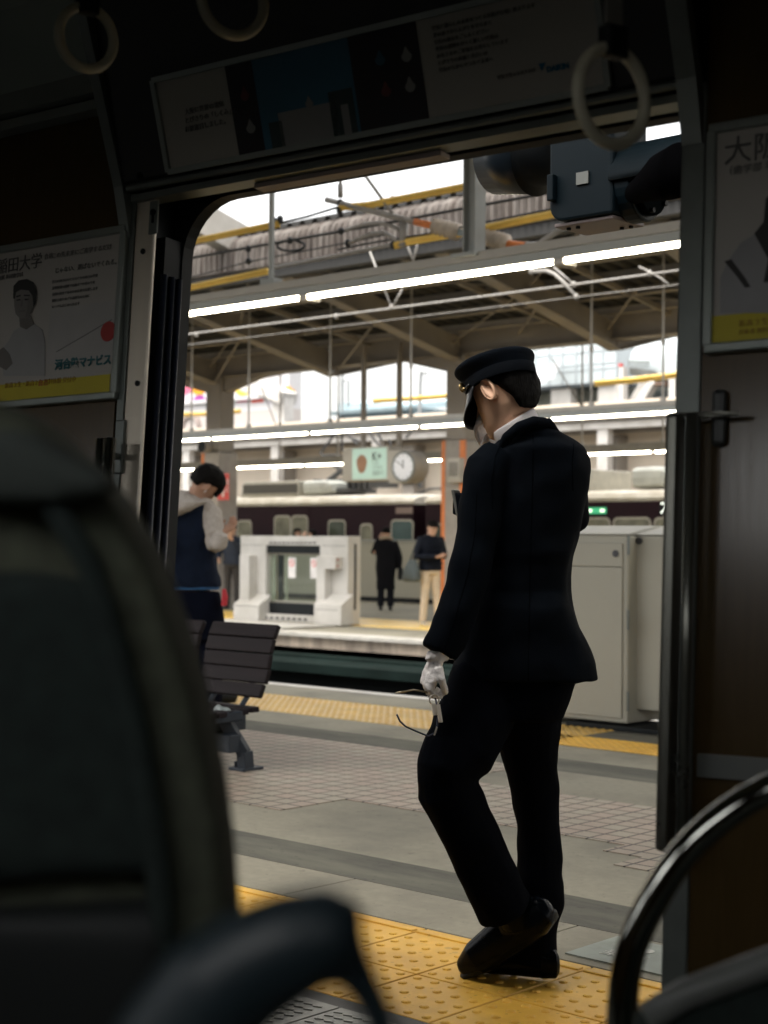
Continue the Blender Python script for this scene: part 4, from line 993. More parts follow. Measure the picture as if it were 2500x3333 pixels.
# header with poster slope
hp = [(0.02, 1.885), (-.022, 1.892), (-.040, 1.905), (-.24, 2.46), (.08, 2.46), (.08, 1.895)]
tb(MB().prism([(-.665, y, z) for y, z in hp], (.665+.55, 0, 0)), 'header_panel', mat('header_black', (.022, .022, .022), .35, spec=.4))
b = MB().tube([(-.66, -.030, 1.893), (.55, -.030, 1.893)], .008, 8).box(-.66, .55, -.02, .02, 1.868, 1.882)
tb(b, 'header_lip', steel_d)
tb(MB().box(-.35, .08, .0, .03, 1.858, 1.867), 'header_cover', mat('cover_pinkish', (.30, .25, .22), .5))
for (xa, xb_) in ((-.690, -.665), (.55, .585)):
    b = MB()
    pr = [(0, 1.80), (-.030, 1.90), (-.27, 2.48), (-.6, 2.62)]
    for (ya, za), (yb, zb_) in zip(pr, pr[1:]): b.bar(((xa+xb_)/2, ya, za), ((xa+xb_)/2, yb, zb_), xb_-xa, .025)
    tb(b, 'arch_trim', steel_d)
b = MB()
for q in ((365, 625), (590, 545)): 
    p = LPL(q[0]*0+303, 380, (0, -.04, 1.905), (0, 1, .36)); 
b.cyl((p.x, p.y-.003, p.z), (p.x, p.y, p.z), .008, 10); tb(b, 'screw', dark)
# side walls
zc = LP(120, 262, -.02).z
tb(MB().box(-5, -.69, 0, .06, -.1, zc), 'wall_panel', wood); tb(MB().box(.588, 4, 0, .06, -.1, 2.45), 'wall_panel', wood)
tb(MB().box(-5, -.692, -.035, 0, zc, zc+.022).box(-5, -.692, -.05, 0, zc+.030, zc+.075), 'cornice', mat('cornice_grey', (.30, .32, .31), .4))
ceil = mat('ceiling_grey_laminate', (.36, .41, .38), .5, var=.06)
b = MB(); cpf = [(-.05, zc+.075), (-.16, zc+.20), (-.34, zc+.33), (-.6, zc+.42), (-1.0, zc+.47)]
for i in range(len(cpf)-1):
    (ya, za), (yb, zb_) = cpf[i], cpf[i+1]; b.prism([(-5, ya, za), (-5, yb, zb_), (-5, yb, zb_+.03), (-5, ya+.03, za+.03)], (4.31, 0, 0))
tb(b, 'cove_panel', ceil)
zC = 2.62
tb(MB().box(-5, 4, -2.8, .1, zC, zC+.05).box(-5, 4, -1.0, .1, zC-.03, zC-.001), 'ceiling', ceil)
tb(MB().box(-5, 4, -2.8, .06, -.14, -.10), 'floor', mat('floor_green_grey', (.08, .09, .08), .6))
tb(MB().box(-5.05, -5, -2.8, .1, -.1, zC).box(4, 4.05, -2.8, .1, -.1, zC), 'end_wall', wood)
WZ0, WZ1 = 1.42, 1.80
b = MB().box(-5, 4, -2.86, -2.80, -.1, WZ0).box(-5, 4, -2.86, -2.80, WZ1, zC)
for x in (-5, -3.6, -2.2, -.8, .6, 2.0, 3.4): b.box(x-.25, x+.25, -2.86, -2.80, WZ0, WZ1)
tb(b, 'far_wall', wood)
tb(MB().box(-5, 4, .04, .12, -.45, -.102), 'door_sill', steel_d)
tb(MB().box(-5, -.70, .065, .11, -.4, 2.7).box(.69, 4, .065, .11, -.4, 2.7).box(-.70, .69, .085, .11, 2.25, 2.7).box(-5, 4, -2.9, .12, 2.7, 2.75), 'outer_skin', maroon if 'maroon_paint' in MATS else dark)
# right lower light rail strip on panel
q0 = LP(1490, 1640); b = MB().box(.60, 4, -.012, 0, q0.z-.025, q0.z+.01); tb(b, 'rail_strip', mat('strip_grey', (.16, .17, .16), .4))
# right vertical grab rail
q = LP(1443, 1300, -.05); qa = LP(1443, 897, -.05); qb = LP(1437, 1838, -.05)
b = MB(); b.box(q.x-.003, q.x+.018, -.075, -.035, qb.z, qa.z); r1 = tb(b, 'grab_rail', mat('rail_dark_metal', (.24, .24, .21), .3, metal=.8), bevel=.008)
b = MB(); b.tube([(q.x+.032, -.05, qb.z-.02), (q.x+.032, -.05, qa.z)], .009, 10); b.tube([(q.x, -.05, qa.z), (q.x+.10, -.03, qa.z), (.60, -.02, qa.z)], .004, 8); b.build('rail_rod', MATS['rail_dark_metal'], r1, smooth=True)
bq = LP(1547, 900, -.02); b = MB().box(bq.x-.012, bq.x+.012, -.016, 0, bq.z-.045, bq.z+.045).build('bracket', mat('bracket_dark', (.05, .055, .055), .4), r1, bevel=.01)
# left grab rail
q = LP(229, 947, -.06); b = MB(); b.tube([(q.x-.012, -.06, .5), (q.x-.012, -.06, q.z)], .011, 12); b.tube([(q.x+.014, -.06, .5), (q.x+.014, -.06, q.z)], .011, 12)
r2 = tb(b, 'grab_rail', chrome, smooth=True)
bq = LP(258, 965, -.01); b = MB().box(bq.x-.012, bq.x+.012, -.014, 0, bq.z-.055, bq.z+.055).tube([(q.x, -.06, q.z-.03), (bq.x, -.01, q.z-.03)], .007, 8).build('bracket', steel_d, r2, bevel=.004)

# ------------------------------------------------------------------ posters
def onpl(p0, n_):
    nn = Vector(n_).normalized()
    def f(x, y, off=0.): return LPL(x, y, p0, n_) - nn*off
    return f
def poly(f, pts, m, name, parent, off):
    nn = None; P_ = [f(x, y, off) for x, y in pts]; a = f(pts[0][0], pts[0][1], off-.0006)-P_[0]
    o = MB().prism(P_, a).build(name, m, parent); return o
def lbl(f, body, size, m, x, y, x2, y2, off, parent, **k):   # baseline from (x,y) toward (x2,y2) in D coords
    p = f(x, y, off); q = f(x2, y2, off); up = f(x, y-30, off)-p
    return text(body, size, m, p, q-p, up, parent=parent, **k)
# header poster
fh = onpl((0, -.040, 1.905), (0, .555, .2*1.0)); 
n_h = Vector((0, .555, .20)).normalized(); fh = onpl((0, -.0425, 1.905), tuple(n_h))
A = fh(369, 371); Bq = fh(331, 175); xr = fh(1322, 215).x
ph = empty('advert_poster', (0, 0, 0), 'wide framed poster above the doorway with a blue photo, dark panels and printed text', 'poster', mw=TM)
def slope(x, t, off=0.):    # t: 0 bottom .. 1 top
    p = Vector((x, A.y+(Bq.y-A.y)*t, A.z+(Bq.z-A.z)*t)); return p-n_h*off
xl_ = A.x
bd_ = MB().prism([slope(xl_, -.02, .001), slope(xr, -.02, .001), slope(xr, 1.02, .001), slope(xl_, 1.02, .001)], n_h*-.003); bd_.build('sheet', paper, ph)
b = MB()
for (a, c) in ((slope(xl_, 0, .006), slope(xr, 0, .006)), (slope(xl_, 1, .006), slope(xr, 1, .006)), (slope(xl_, 0, .006), slope(xl_, 1, .006)), (slope(xr, 0, .006), slope(xr, 1, .006))): b.bar(a, c, .011, .010, tuple(n_h))
b.build('frame', mat('frame_grey_aluminium', (.30, .33, .31), .35, metal=.5), ph)
def hx(x, y): return fh(x, y).x
def hrect(xa, ya, xb_, yb, m, name, off=.005):
    P0 = fh(xa, ya); P1_ = fh(xb_, yb); T = lambda P: (P.z-A.z)/(Bq.z-A.z)
    t0, t1 = T(P0), T(P1_)
    return MB().prism([slope(P0.x, t0, off), slope(P1_.x, t0, off), slope(P1_.x, t1, off), slope(P0.x, t1, off)], n_h*-.0006).build(name, m, ph)
dkp = mat('poster_dark_panel', (.025, .022, .028), .5)
def vband(x0, x1, m, name, t0=.03, t1=.97, off=.005):
    xa = hx(*x0); xb_ = hx(*x1); return MB().prism([slope(xa, t0, off), slope(xb_, t0, off), slope(xb_, t1, off), slope(xa, t1, off)], n_h*-.0006).build(name, m, ph)
vband((505, 240), (562, 228), dkp, 'dark_panel')
vband((562, 228), (770, 190), mat('poster_blue_sky', (.05, .17, .27), .5, var=.2, scale=4), 'blue_photo')
vband((770, 190), (917, 160), dkp, 'dark_panel')
vband((603, 240), (725, 200), mat('poster_white_building', (.32, .32, .32), .5), 'printed_building', .03, .38, .0056)
vband((580, 240), (603, 200), mat('poster_dark_green', (.04, .07, .07), .5), 'printed_shade', .03, .30, .0056)
vband((718, 240), (765, 200), mat('poster_dark_green', (.04, .07, .07), .5), 'printed_shade', .03, .48, .0056)
vband((742, 240), (752, 200), mat('poster_white_building', (.32, .32, .32), .5), 'printed_building', .03, .33, .0062)
b = MB()       # plain coloured drops in place of printed mascots
def drop(cx, cy_, r, m):
    c0 = fh(cx, cy_); T = (c0.z-A.z)/(Bq.z-A.z); hgt = (Bq-A).length; pts = []
    for k in range(20):
        t = k/20*2*math.pi; rr = r*(1 if math.sin(t) < .5 else 1+.9*(math.sin(t)-.5)); pts.append(slope(c0.x+rr*math.cos(t)*(1 if math.sin(t) < 0 else 1-.75*math.sin(t)), T+rr*math.sin(t)/hgt, .0058))
    MB().prism(pts, n_h*-.0006).build('printed_drop', m, ph)
pd = [mat('drop_pale', (.30, .30, .29), .5), mat('drop_red', (.18, .05, .05), .5), mat('drop_blue', (.06, .16, .24), .5)]
for (x, y, m_) in ((533, 205, pd[1]), (546, 275, pd[0]), (825, 128, pd[2]), (882, 120, pd[0]), (838, 195, pd[1]), (890, 185, pd[0]), (672, 222, pd[0])): drop(x, y, .011 if x != 672 else .009, m_)
for i, s_ in enumerate(('大阪に世界の電気', 'とびきりの「しくみ」が', 'お披露目しました。')):
    p = fh(404, 247+i*19, .006); text(s_, .0125, inkl, p, (1, 0, 0), Bq-A, parent=ph)
for i in range(8):
    p = fh(937+i*2.5, 66+i*15-0, .006)
    text(['空気と暮らしの未来をつくる技術が会場に集まります', '夏の暑さから人びとを守る水と', '空気の展示をごらんください', '世界の課題をひらく新しい仕組み', 'みなさまのご来場をお待ちしています', 'とびきりの体験と出会いの', '空気のちからでつなぐ未来へ', ''][i], .0085, inkl, p+Vector((0, 0, 0)), (1, 0, 0), Bq-A, parent=ph)
p = fh(1185, 156, .006); text('DAIKIN', .0125, mat('poster_brand_blue', (.01, .16, .30), .5), p, (1, 0, 0), Bq-A, parent=ph, bold=.0006)
b = MB(); q = fh(1170, 156, .006); ud = (Bq-A).normalized()
b.prism([q+ud*.014, q+Vector((.013, 0, 0))+ud*.014, q+Vector((.004, 0, 0))+ud*.001], n_h*-.0006); b.build('brand_mark', MATS['poster_brand_blue'], ph)
p = fh(1078, 171, .006); text('空気で答えを出す会社', .0075, inkl, p, (1, 0, 0), Bq-A, parent=ph)

# left poster
fl = onpl((0, -.012, 1.5), (0, 1, 0))
pl_ = empty('advert_poster', (0, 0, 0), 'framed university poster with a grey portrait, red dot and yellow band, on the left wall', 'poster', mw=TM)
a0 = LP(272, 487, -.012); a1 = LP(258, 862, -.012); xr = a0.x; z1_, z0_ = a0.z+.002, a1.z
def framed(par, xa, xb_, z0, z1):
    MB().box(xa, xb_, -.013, -.001, z0, z1).build('sheet', paper2, par)
    b = MB(); t = .009
    b.box(xa-t, xb_+t, -.022, -.0, z1-.004, z1+.012); b.box(xa-t, xb_+t, -.022, 0, z0-.012, z0+.004); b.box(xb_-.004, xb_+.012, -.0215, 0, z0, z1); b.box(xa-.012, xa+.004, -.0215, 0, z0, z1)
    b.build('frame', MATS['frame_grey_aluminium'], par, bevel=.003)
framed(pl_, -1.32, xr-.004, z0_+.012, z1_-.014)
def lr(xa, ya, xb_, yb, m, name, off=.002, par=None, y=-.013):
    P0 = LP(xa, ya, y); P1_ = LP(xb_, yb, y); return MB().box(P0.x, P1_.x, y-off-.0005, y-off, min(P0.z, P1_.z), max(P0.z, P1_.z)).build(name, m, par)
yb_ = mat('poster_yellow', (.55, .46, .02), .5)
zy = LP(200, 812, -.013).z
MB().box(-1.32, xr-.016, -.0150, -.0145, z0_+.013, zy).build('yellow_band', yb_, pl_)
def T(s, size, x, y, m=ink, par=pl_, **k):
    p = LP(x, y, -.0155); return text(s, size, m, (p.x, -.0155, p.z), (1, 0, 0), (0, 0, 1), parent=par, **k)
T('早稲田大学', .036, -33, 594, mat('poster_soft_ink', (.10, .10, .10), .6), bold=.0); T('合格', .014, 95, 560, inkl)
T('政経 英国数学科', .011, -5, 605, inkl)
T('この先未来にご進学するだけ', .0135, 112, 558, inkl); T('じゃない、選ばないでくれる。', .0135, 118, 590, inkl)
for i in range(5): T(['学力の伸びはひとりひとりの毎日の学習', '志望校別の講座で合格までの道のりを', '全国の校舎であなたの未来を応援します', '現役合格をめざす高校生のために', 'いつでもはじめられます'][i], .0075, 112, 612+i*13.5, inkl)
gp = mat('poster_graph_grey', (.44, .43, .42), .6)
lr(110, 668, 245, 772, gp, 'graph_panel', .0022, pl_)
b = MB(); b.bar(LP(122, 760, -.0160), LP(242, 690, -.0160), .0015, .001, (0, 1, 0)); b.build('graph_line', inkl, pl_)
p = LP(234, 716, -.016); MB().cyl((p.x, -.0170, p.z), (p.x, -.0160, p.z), .021, 28).build('red_dot', mat('poster_red', (.42, .035, .03), .5), pl_)
T('河合塾マナビス', .0235, 118, 797, mat('poster_teal', (.01, .12, .14), .5), bold=.0009)
T('新高３生・新高２生 無料体験 受付中', .013, 10, 838, mat('poster_orange_text', (.34, .20, .01), .5)); T('自己', .015, 82, 833, mat('poster_red', (.5, .05, .05)))
# a plain grey portrait (printed)
def flat(pts, m, name, par, off, y=-.0145):
    P_ = [(LP(x, yy, y).x, y-off, LP(x, yy, y).z) for x, yy in pts]; MB().prism(P_, (0, .0004, 0)).build(name, m, par)
flat([(8, 812), (2, 760), (20, 735), (30, 715), (48, 705), (75, 700), (92, 712), (98, 740), (97, 812)], mat('print_shirt', (.36, .36, .36), .6), 'printed_shirt', pl_, .0006)
flat([(44, 706), (42, 680), (66, 680), (74, 700), (58, 712)], mat('print_skin', (.17, .16, .15), .6), 'printed_neck', pl_, .0012)
flat([(32, 660), (31, 630), (38, 612), (60, 608), (74, 622), (76, 650), (70, 675), (58, 688), (44, 688), (35, 678)], mat('print_face', (.21, .20, .19), .6), 'printed_face', pl_, .0018)
flat([(30, 645), (31, 618), (42, 606), (60, 603), (74, 610), (81, 630), (79, 655), (74, 664), (72, 640), (64, 628), (46, 626), (36, 632), (34, 646)], mat('print_hair', (.03, .03, .03), .6), 'printed_hair', pl_, .0024)
flat([(-5, 760), (8, 750), (22, 765), (28, 785), (14, 800), (-4, 790)], MATS['print_skin'], 'printed_hand', pl_, .0012)

for nm, pts in (('printed_brow', [(36, 640), (46, 637), (46, 640), (37, 643)]), ('printed_brow', [(53, 637), (66, 637), (66, 640), (53, 640)]), ('printed_eye', [(37, 648), (45, 646), (46, 649), (38, 650)]), ('printed_eye', [(54, 646), (64, 645), (64, 649), (55, 649)]), ('printed_nose', [(48, 648), (51, 648), (50, 663), (45, 663)]), ('printed_mouth', [(42, 671), (56, 670), (54, 674), (44, 674)]), ('printed_shadow', [(62, 640), (74, 635), (74, 655), (68, 676), (56, 687), (60, 670)])):
    flat(pts, MATS['print_hair'] if nm in ('printed_brow', 'printed_eye') else MATS['print_skin'], nm, pl_, .0021)
# right poster
pr_ = empty('advert_poster', (0, 0, 0), 'framed poster with large black characters over a yellow band, cut off by the right edge', 'poster', mw=TM)
a0 = LP(1538, 268, -.012); a1 = LP(1534, 765, -.012)
framed(pr_, a0.x+.006, a0.x+.65, a1.z+.012, a0.z-.014)
zy = LP(1600, 678, -.013).z
MB().box(a0.x+.007, a0.x+.65, -.0150, -.0145, a1.z+.013, zy).build('yellow_band', yb_, pr_)
T('大阪大学', .048, 1562, 352, mat('poster_soft_ink', (.1, .1, .1)), par=pr_, bold=.0); T('（歯学部 現役合格）', .016, 1562, 379, inkl, par=pr_)
T('新高３生・新高２生', .012, 1595, 705, MATS['poster_orange_text'], par=pr_); T('対象者 無料受付中', .009, 1595, 722, MATS['poster_orange_text'], par=pr_)
def flr(pts, m, name, off): flat(pts, m, name, pr_, off)
flr([(1556, 676), (1556, 600), (1572, 565), (1600, 525), (1640, 500), (1700, 480), (1760, 676)], mat('print_shirt_dim', (.33, .33, .34), .6), 'printed_shirt', .0006)
flr([(1565, 565), (1580, 560), (1610, 600), (1622, 620), (1610, 622), (1590, 595)], MATS['print_hair'], 'printed_sleeve', .0012)
flr([(1630, 505), (1650, 480), (1655, 430), (1680, 400), (1700, 520), (1700, 610), (1650, 610), (1660, 560)], MATS['print_hair'], 'printed_coat', .0018)

# ------------------------------------------------------------------ hanging straps
ringm = mat('strap_ring_cream', (.42, .40, .31), .45, var=.05)
bandm = mat('strap_band_grey', (.17, .165, .15), .6)
def strap(cx, cy_, Z, wpx, hpx, tpx, rot, label, topd=(0, 0), holder=True):
    k = Z*K/FPX; c = PC(cx, cy_, Z); r = empty('hanging_strap', c, label, 'hanging strap', 'hanging straps')
    x = (R*math.cos(rot)+F*math.sin(rot)).normalized()
    # ellipse seen almost face on: true circle turned about the vertical
    rr = (hpx-tpx)/2*k; ratio = (wpx-tpx)/(hpx-tpx); ang = math.acos(min(1, ratio)); x = (R*math.cos(ang)+F*math.sin(ang)); z = U*math.cos(rot)+R*math.sin(rot)
    z = (z-x*z.dot(x)).normalized()
    ps = [MB().torus(c, x, z, rr, tpx/2*k, 48, 12).build('ring', ringm, smooth=True)]
    t = c+z*rr
    ps.append(MB().bar(t-z*.012, t+z*.028, .036, .022, tuple(x.cross(z))).build('buckle', dark, bevel=.004))
    ps.append(MB().bar(t+z*.026, t+z*.026+Vector((topd[0], 0, .5)), .030, .004, tuple(x.cross(z))).build('band', bandm, bevel=.001))
    adopt(r, *ps)
strap(187, 82, 2.55, 124, 152, 22, .12, 'cream ring strap hanging at the top left, whole ring in view')
strap(503, 2, 2.5, 150, 170, 23, .05, 'cream ring strap cut by the top edge, only its lower half in view')
strap(1322, 208, 1.95, 190, 232, 28, .05, 'largest cream ring strap, hanging in front of the camera housing')

# ------------------------------------------------------------------ near seat, its grab handle, chrome rail
plush = mat('olive_plush', (.13, .142, .10), .9, var=.25, scale=60, bump=.3, bs=400)
plush_d = mat('dark_green_plush', (.030, .044, .040), .95, var=.25, scale=60, bump=.3, bs=400)
seat = empty('high_back_chair', PC(200, 2200, 1.2), 'dark olive high backed chair with headrest and blue black grab handle, filling the near foreground', 'chair')
def slab_c(pts, Z, th, name, m, vox=.008, it=10, sp=None):
    b = MB(); Pf = [PC(x, y, Z) for x, y in pts]; b.prism(Pf, F*th)
    return b.fuse(name, m, None, vox, it)
out = [(-160, 830), (0, 870), (60, 900), (112, 955), (178, 1012), (240, 1085), (305, 1200), (360, 1335), (405, 1480), (442, 1640), (470, 1800), (486, 1950), (492, 2100), (498, 2330), (-160, 2330)]
s1 = slab_c(out, .97, .11, 'backrest', plush, .009, 14)
s2 = slab_c([(-160, 1240), (60, 1235), (205, 1262), (262, 1400), (305, 1560), (335, 1720), (350, 1900), (-160, 1920)], .945, .05, 'back_panel', plush_d, .008, 10)
s3 = slab_c([(-160, 925), (60, 925), (150, 985), (235, 1030), (245, 1062), (120, 1090), (-160, 1080)], .93, .05, 'headrest', mat('headrest_grey_cloth', (.085, .10, .09), .9, bump=.2, bs=300), .007, 12)
s4 = MB().tube([PC(105, 1080, .95), PC(190, 1210, .95), PC(250, 1400, .95), (PC(300, 1600, .95)), PC(340, 1850, .95), PC(360, 2100, .95), PC(365, 2330, .95)], .008, 10).build('piping', plush_d, smooth=True)
s5 = slab_c([(-160, 1990), (350, 1960), (372, 2330), (-160, 2330)], .94, .05, 'lower_panel', mat('seat_shell_dark', (.02, .024, .024), .6), .01, 6)
Zh = .58; kk = Zh*K/FPX
hb_ = MB().tube([PC(330, 2420, Zh), PC(400, 2260, Zh), PC(480, 2130, Zh), PC(560, 2078, Zh), PC(645, 2035, Zh), PC(725, 2012, Zh), PC(785, 2015, Zh)], [x*kk for x in (165, 155, 135, 128, 118, 100, 62)], 20)
hb_.tube([PC(735, 2050, Zh), PC(775, 2110, Zh), PC(812, 2180, Zh), PC(865, 2330, Zh)], [x*kk for x in (60, 46, 40, 40)], 14)
s6 = hb_.fuse('grab_handle', mat('handle_blue_black', (.022, .038, .048), .4, var=.1, spec=.6), None, .0035, 6)
adopt(seat, s1, s2, s3, s4, s5, s6)
Zr = 1.55; kk = Zr*K/FPX
pts = [(1900, 1640), (1760, 1665), (1650, 1705), (1570, 1755), (1499, 1815), (1447, 1881), (1399, 1964), (1362, 2046), (1347, 2120), (1343, 2207), (1343, 2300), (1345, 2420)]
cr_ = MB().tube([PC(x, y, Zr) for x, y in pts], 34*kk, 24).build('curved_handrail', mat('smoked_chrome', (.45, .46, .42), .07, metal=1, var=.02), smooth=True, subd=1)
tag(cr_, 'curved chrome handrail arching beside the doorway, in front of the dark padded partition', 'handrail')
cs = empty('padded_end_partition', PC(1550, 2250, 1.35), 'dark padded partition with a grey edge strip, behind the curved handrail', 'partition')
sa = slab_c([(1380, 2215), (1480, 2165), (1720, 2075), (1900, 2030), (1900, 2500), (1375, 2500)], 1.40, .05, 'cushion', plush_d, .01, 6)
sb_ = MB().tube([PC(1395, 2200, 1.40), PC(1480, 2148, 1.40), PC(1720, 2058, 1.40), PC(1900, 2015, 1.40)], .014, 10).build('edge_strip', mat('strip_mid_grey', (.22, .23, .22), .4), smooth=True)
adopt(cs, sa, sb_)
# ------------------------------------------------------------------ bench
def PX(x, y, X): d = ray(x, y); return CAM + d*(X/d.x)
cb = crop(550, 1900, .57264)
benchm = mat('bench_dark_brown', (.016, .012, .013), .6, spec=.12, var=.25, scale=10, stretch=(.3, 6, 6), bump=.1, bs=60)
bmet = mat('bench_blue_grey_metal', (.025, .032, .042), .5, spec=.3)
yb0 = 5.42; xr_ = PY(*cb(525, 650), yb0).x
bench = empty('bench', (xr_-.6, 5.3, 0), 'dark brown slatted platform bench with an angled metal leg, on the paving tiles', 'bench')
ps = []
prev = None
rows = [((630, 240), (603, 312)), ((603, 320), (584, 398)), ((585, 406), (572, 484)), ((575, 492), (555, 568)), ((545, 576), (522, 648))]
wA = xr_-PY(*cb(155, 600), yb0).x
for base in (0, 1):
    for i, (t, bt) in enumerate(rows):
        P0 = PX(*cb(*t), xr_); P1_ = PX(*cb(*bt), xr_)
        tilt = 0
        x1 = xr_-base*(wA+.075)-.0
        b = MB(); up = (P0-P1_).normalized(); c = (P0+P1_)/2; nrm = Vector((1, 0, 0)).cross(up).normalized()
        w2 = (P0-P1_).length/2; xw = wA if True else 0
        x0 = x1-wA
        vs = [Vector((x, c.y, c.z))+up*(w2*1.05*a)+nrm*(.014*s_) for x in (x0, x1) for (a, s_) in ((-1, -1), (1, -1), (1, 1), (-1, 1))]
        b.add(vs, [(3, 2, 1, 0), (4, 5, 6, 7), (0, 1, 5, 4), (1, 2, 6, 5), (2, 3, 7, 6), (3, 0, 4, 7)])
        ps.append(b.build('back_slat', benchm, bevel=.006))
    for i in range(6):
        y_ = yb0-.03-i*.072; z_ = PY(*cb(300, 668), yb0).z-.005-(.012*math.sin(i/5*math.pi))+(.0)
        ps.append(MB().box(xr_-base*(wA+.075)-wA, xr_-base*(wA+.075)-.01, y_-.030, y_+.030, z_-.028, z_).build('seat_slat', benchm, bevel=.006))
zs = PY(*cb(300, 668), yb0).z
b = MB()
for base in (0, 1):
    for f_ in (.25, .75):
        xx = xr_-base*(wA+.075)-wA*f_
        b.tube([(xx, yb0-.38, zs-.04), (xx, yb0-.05, zs-.045), (xx, yb0+.03, zs+.05), (xx, PX(*cb(603, 320), xr_).y+.04, PX(*cb(603, 320), xr_).z)], .015, 8)
ps.append(b.build('support', bmet, smooth=True))
lg0 = PY(*cb(430, 1040), 5.32)
b = MB(); b.box(xr_-2*wA-.2, lg0.x+.02, 5.20, 5.28, zs-.22, zs-.13); b.box(lg0.x-.32, lg0.x-.10, 5.10, 5.42, zs-.13, zs-.05)
ps.append(b.build('beam', bmet, bevel=.006))
ps.append(MB().bar(PY(*cb(405, 745), 5.3), PY(*cb(240, 768), 5.15), .09, .05).build('end_bracket', bmet, bevel=.01))
for dxx in (0, -1.55):
    b = MB(); o_ = Vector((dxx, 0, 0)); a1 = PY(*cb(335, 840), 5.25); a2 = PY(*cb(430, 965), 5.30)
    b.bar(a1+o_+Vector((-.02, 0, .05)), a2+o_, .06, .06); b.bar(a2+o_+Vector((0, 0, .012)), Vector((a2.x, 5.31, .0))+o_, .062, .062, (0, 1, 0)); b.box(a2.x-.08+dxx, a2.x+.035+dxx, 5.26, 5.40, 0, .018)
    b.cyl((a2.x-.06+dxx, 5.30, .018), (a2.x-.06+dxx, 5.30, .045), .012, 8)
    ps.append(b.build('leg', bmet, bevel=.008))
adopt(bench, *ps)
pbag = MB().ball(PY(*cb(300, 728), 5.25), (.075, .04, .022), 20, 12).fuse('plastic_bag', mat('crumpled_plastic', (.30, .34, .33), .3), None, .008, 1, noise=.05, nscale=.04)
tag(pbag, 'crumpled pale plastic bag under the seat of the dark bench', 'bag')

# ------------------------------------------------------------------ people
skin = mat('skin', (.55, .33, .23), .5, var=.06, scale=20)
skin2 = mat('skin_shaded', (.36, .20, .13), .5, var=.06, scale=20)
hairm = mat('black_hair', (.006, .0055, .005), .7, spec=.06, var=.3, scale=120, bump=.3, bs=250, stretch=(1, 1, .25))
def head_mesh(b, c, fwd, up, s=1.0, nose=True):
    fw = Vector(fwd).normalized(); up = Vector(up); up = (up-fw*up.dot(fw)).normalized(); lf = up.cross(fw)
    sec = [(-.113, .038, .076, .022), (-.102, .005, .086, .040), (-.080, -.030, .090, .052), (-.052, -.066, .089, .062), (-.02, -.086, .089, .069), (.02, -.096, .087, .074), (.055, -.097, .088, .076), (.085, -.088, .078, .070), (.108, -.062, .052, .050), (.120, -.03, .018, .018)]
    rs = []
    for z, xb, xf, hw in sec:
        cc = c+up*(z*s)+fw*((xb+xf)/2*s); rs.append((cc, fw, lf, (xf-xb)/2*s, hw*s, 2.2))
    b.rings(rs, 24)
    if nose:
        b.tube([c+fw*.080*s+up*.030*s, c+fw*.096*s+up*.0*s, c+fw*.107*s-up*.022*s, c+fw*.090*s-up*.034*s], [.008*s, .010*s, .014*s, .010*s], 10)
        b.tube([c+fw*.086*s-up*.058*s-lf*.018*s, c+fw*.094*s-up*.057*s, c+fw*.086*s-up*.058*s+lf*.018*s], .008*s, 8)
        b.tube([c+fw*.082*s-up*.092*s, c+fw*.086*s-up*.10*s], .016*s, 8)
    for sg_ in (-1, 1):
        e = c+lf*(sg_*.077*s)-fw*.012*s+up*.004*s; ax = (fw*.25+up).normalized(); nn = (lf*sg_-fw*.45).normalized()
        q = ax.cross(nn)
        e = e-up*.006*s
        b.rings([(e+nn*(-.008*s), ax, q, .028*s, .013*s, 2), (e+nn*(.004*s), ax, q, .033*s, .017*s, 2), (e+nn*(.012*s)+ax*.002*s, ax, q, .035*s, .019*s, 2), (e+nn*(.013*s)+ax*.002*s, ax, q, .028*s, .013*s, 2), (e+nn*(.008*s), ax, q, .020*s, .009*s, 2)], 16)
    return fw, up, lf
def hair_mesh(b, c, fw, up, lf, s=1.0, style='short'):
    top_ = [(.0, -.104, -.03, .079), (.02, -.110, .02, .083), (.045, -.112, .075, .085), (.07, -.110, .100, .086), (.095, -.098, .094, .078), (.118, -.072, .070, .060), (.133, -.03, .03, .030)]
    if style == 'long': top_ = [(-.13, -.105, -.03, .085), (-.08, -.112, .0, .09)]+top_
    if style == 'low': top_ = [(-.045, -.090, -.04, .060)]+top_
    b.rings([(c+up*(z*s)+fw*((xb+xf)/2*s), fw, lf, (xf-xb)/2*s, hw*s, 2.3) for z, xb, xf, hw in top_], 24)
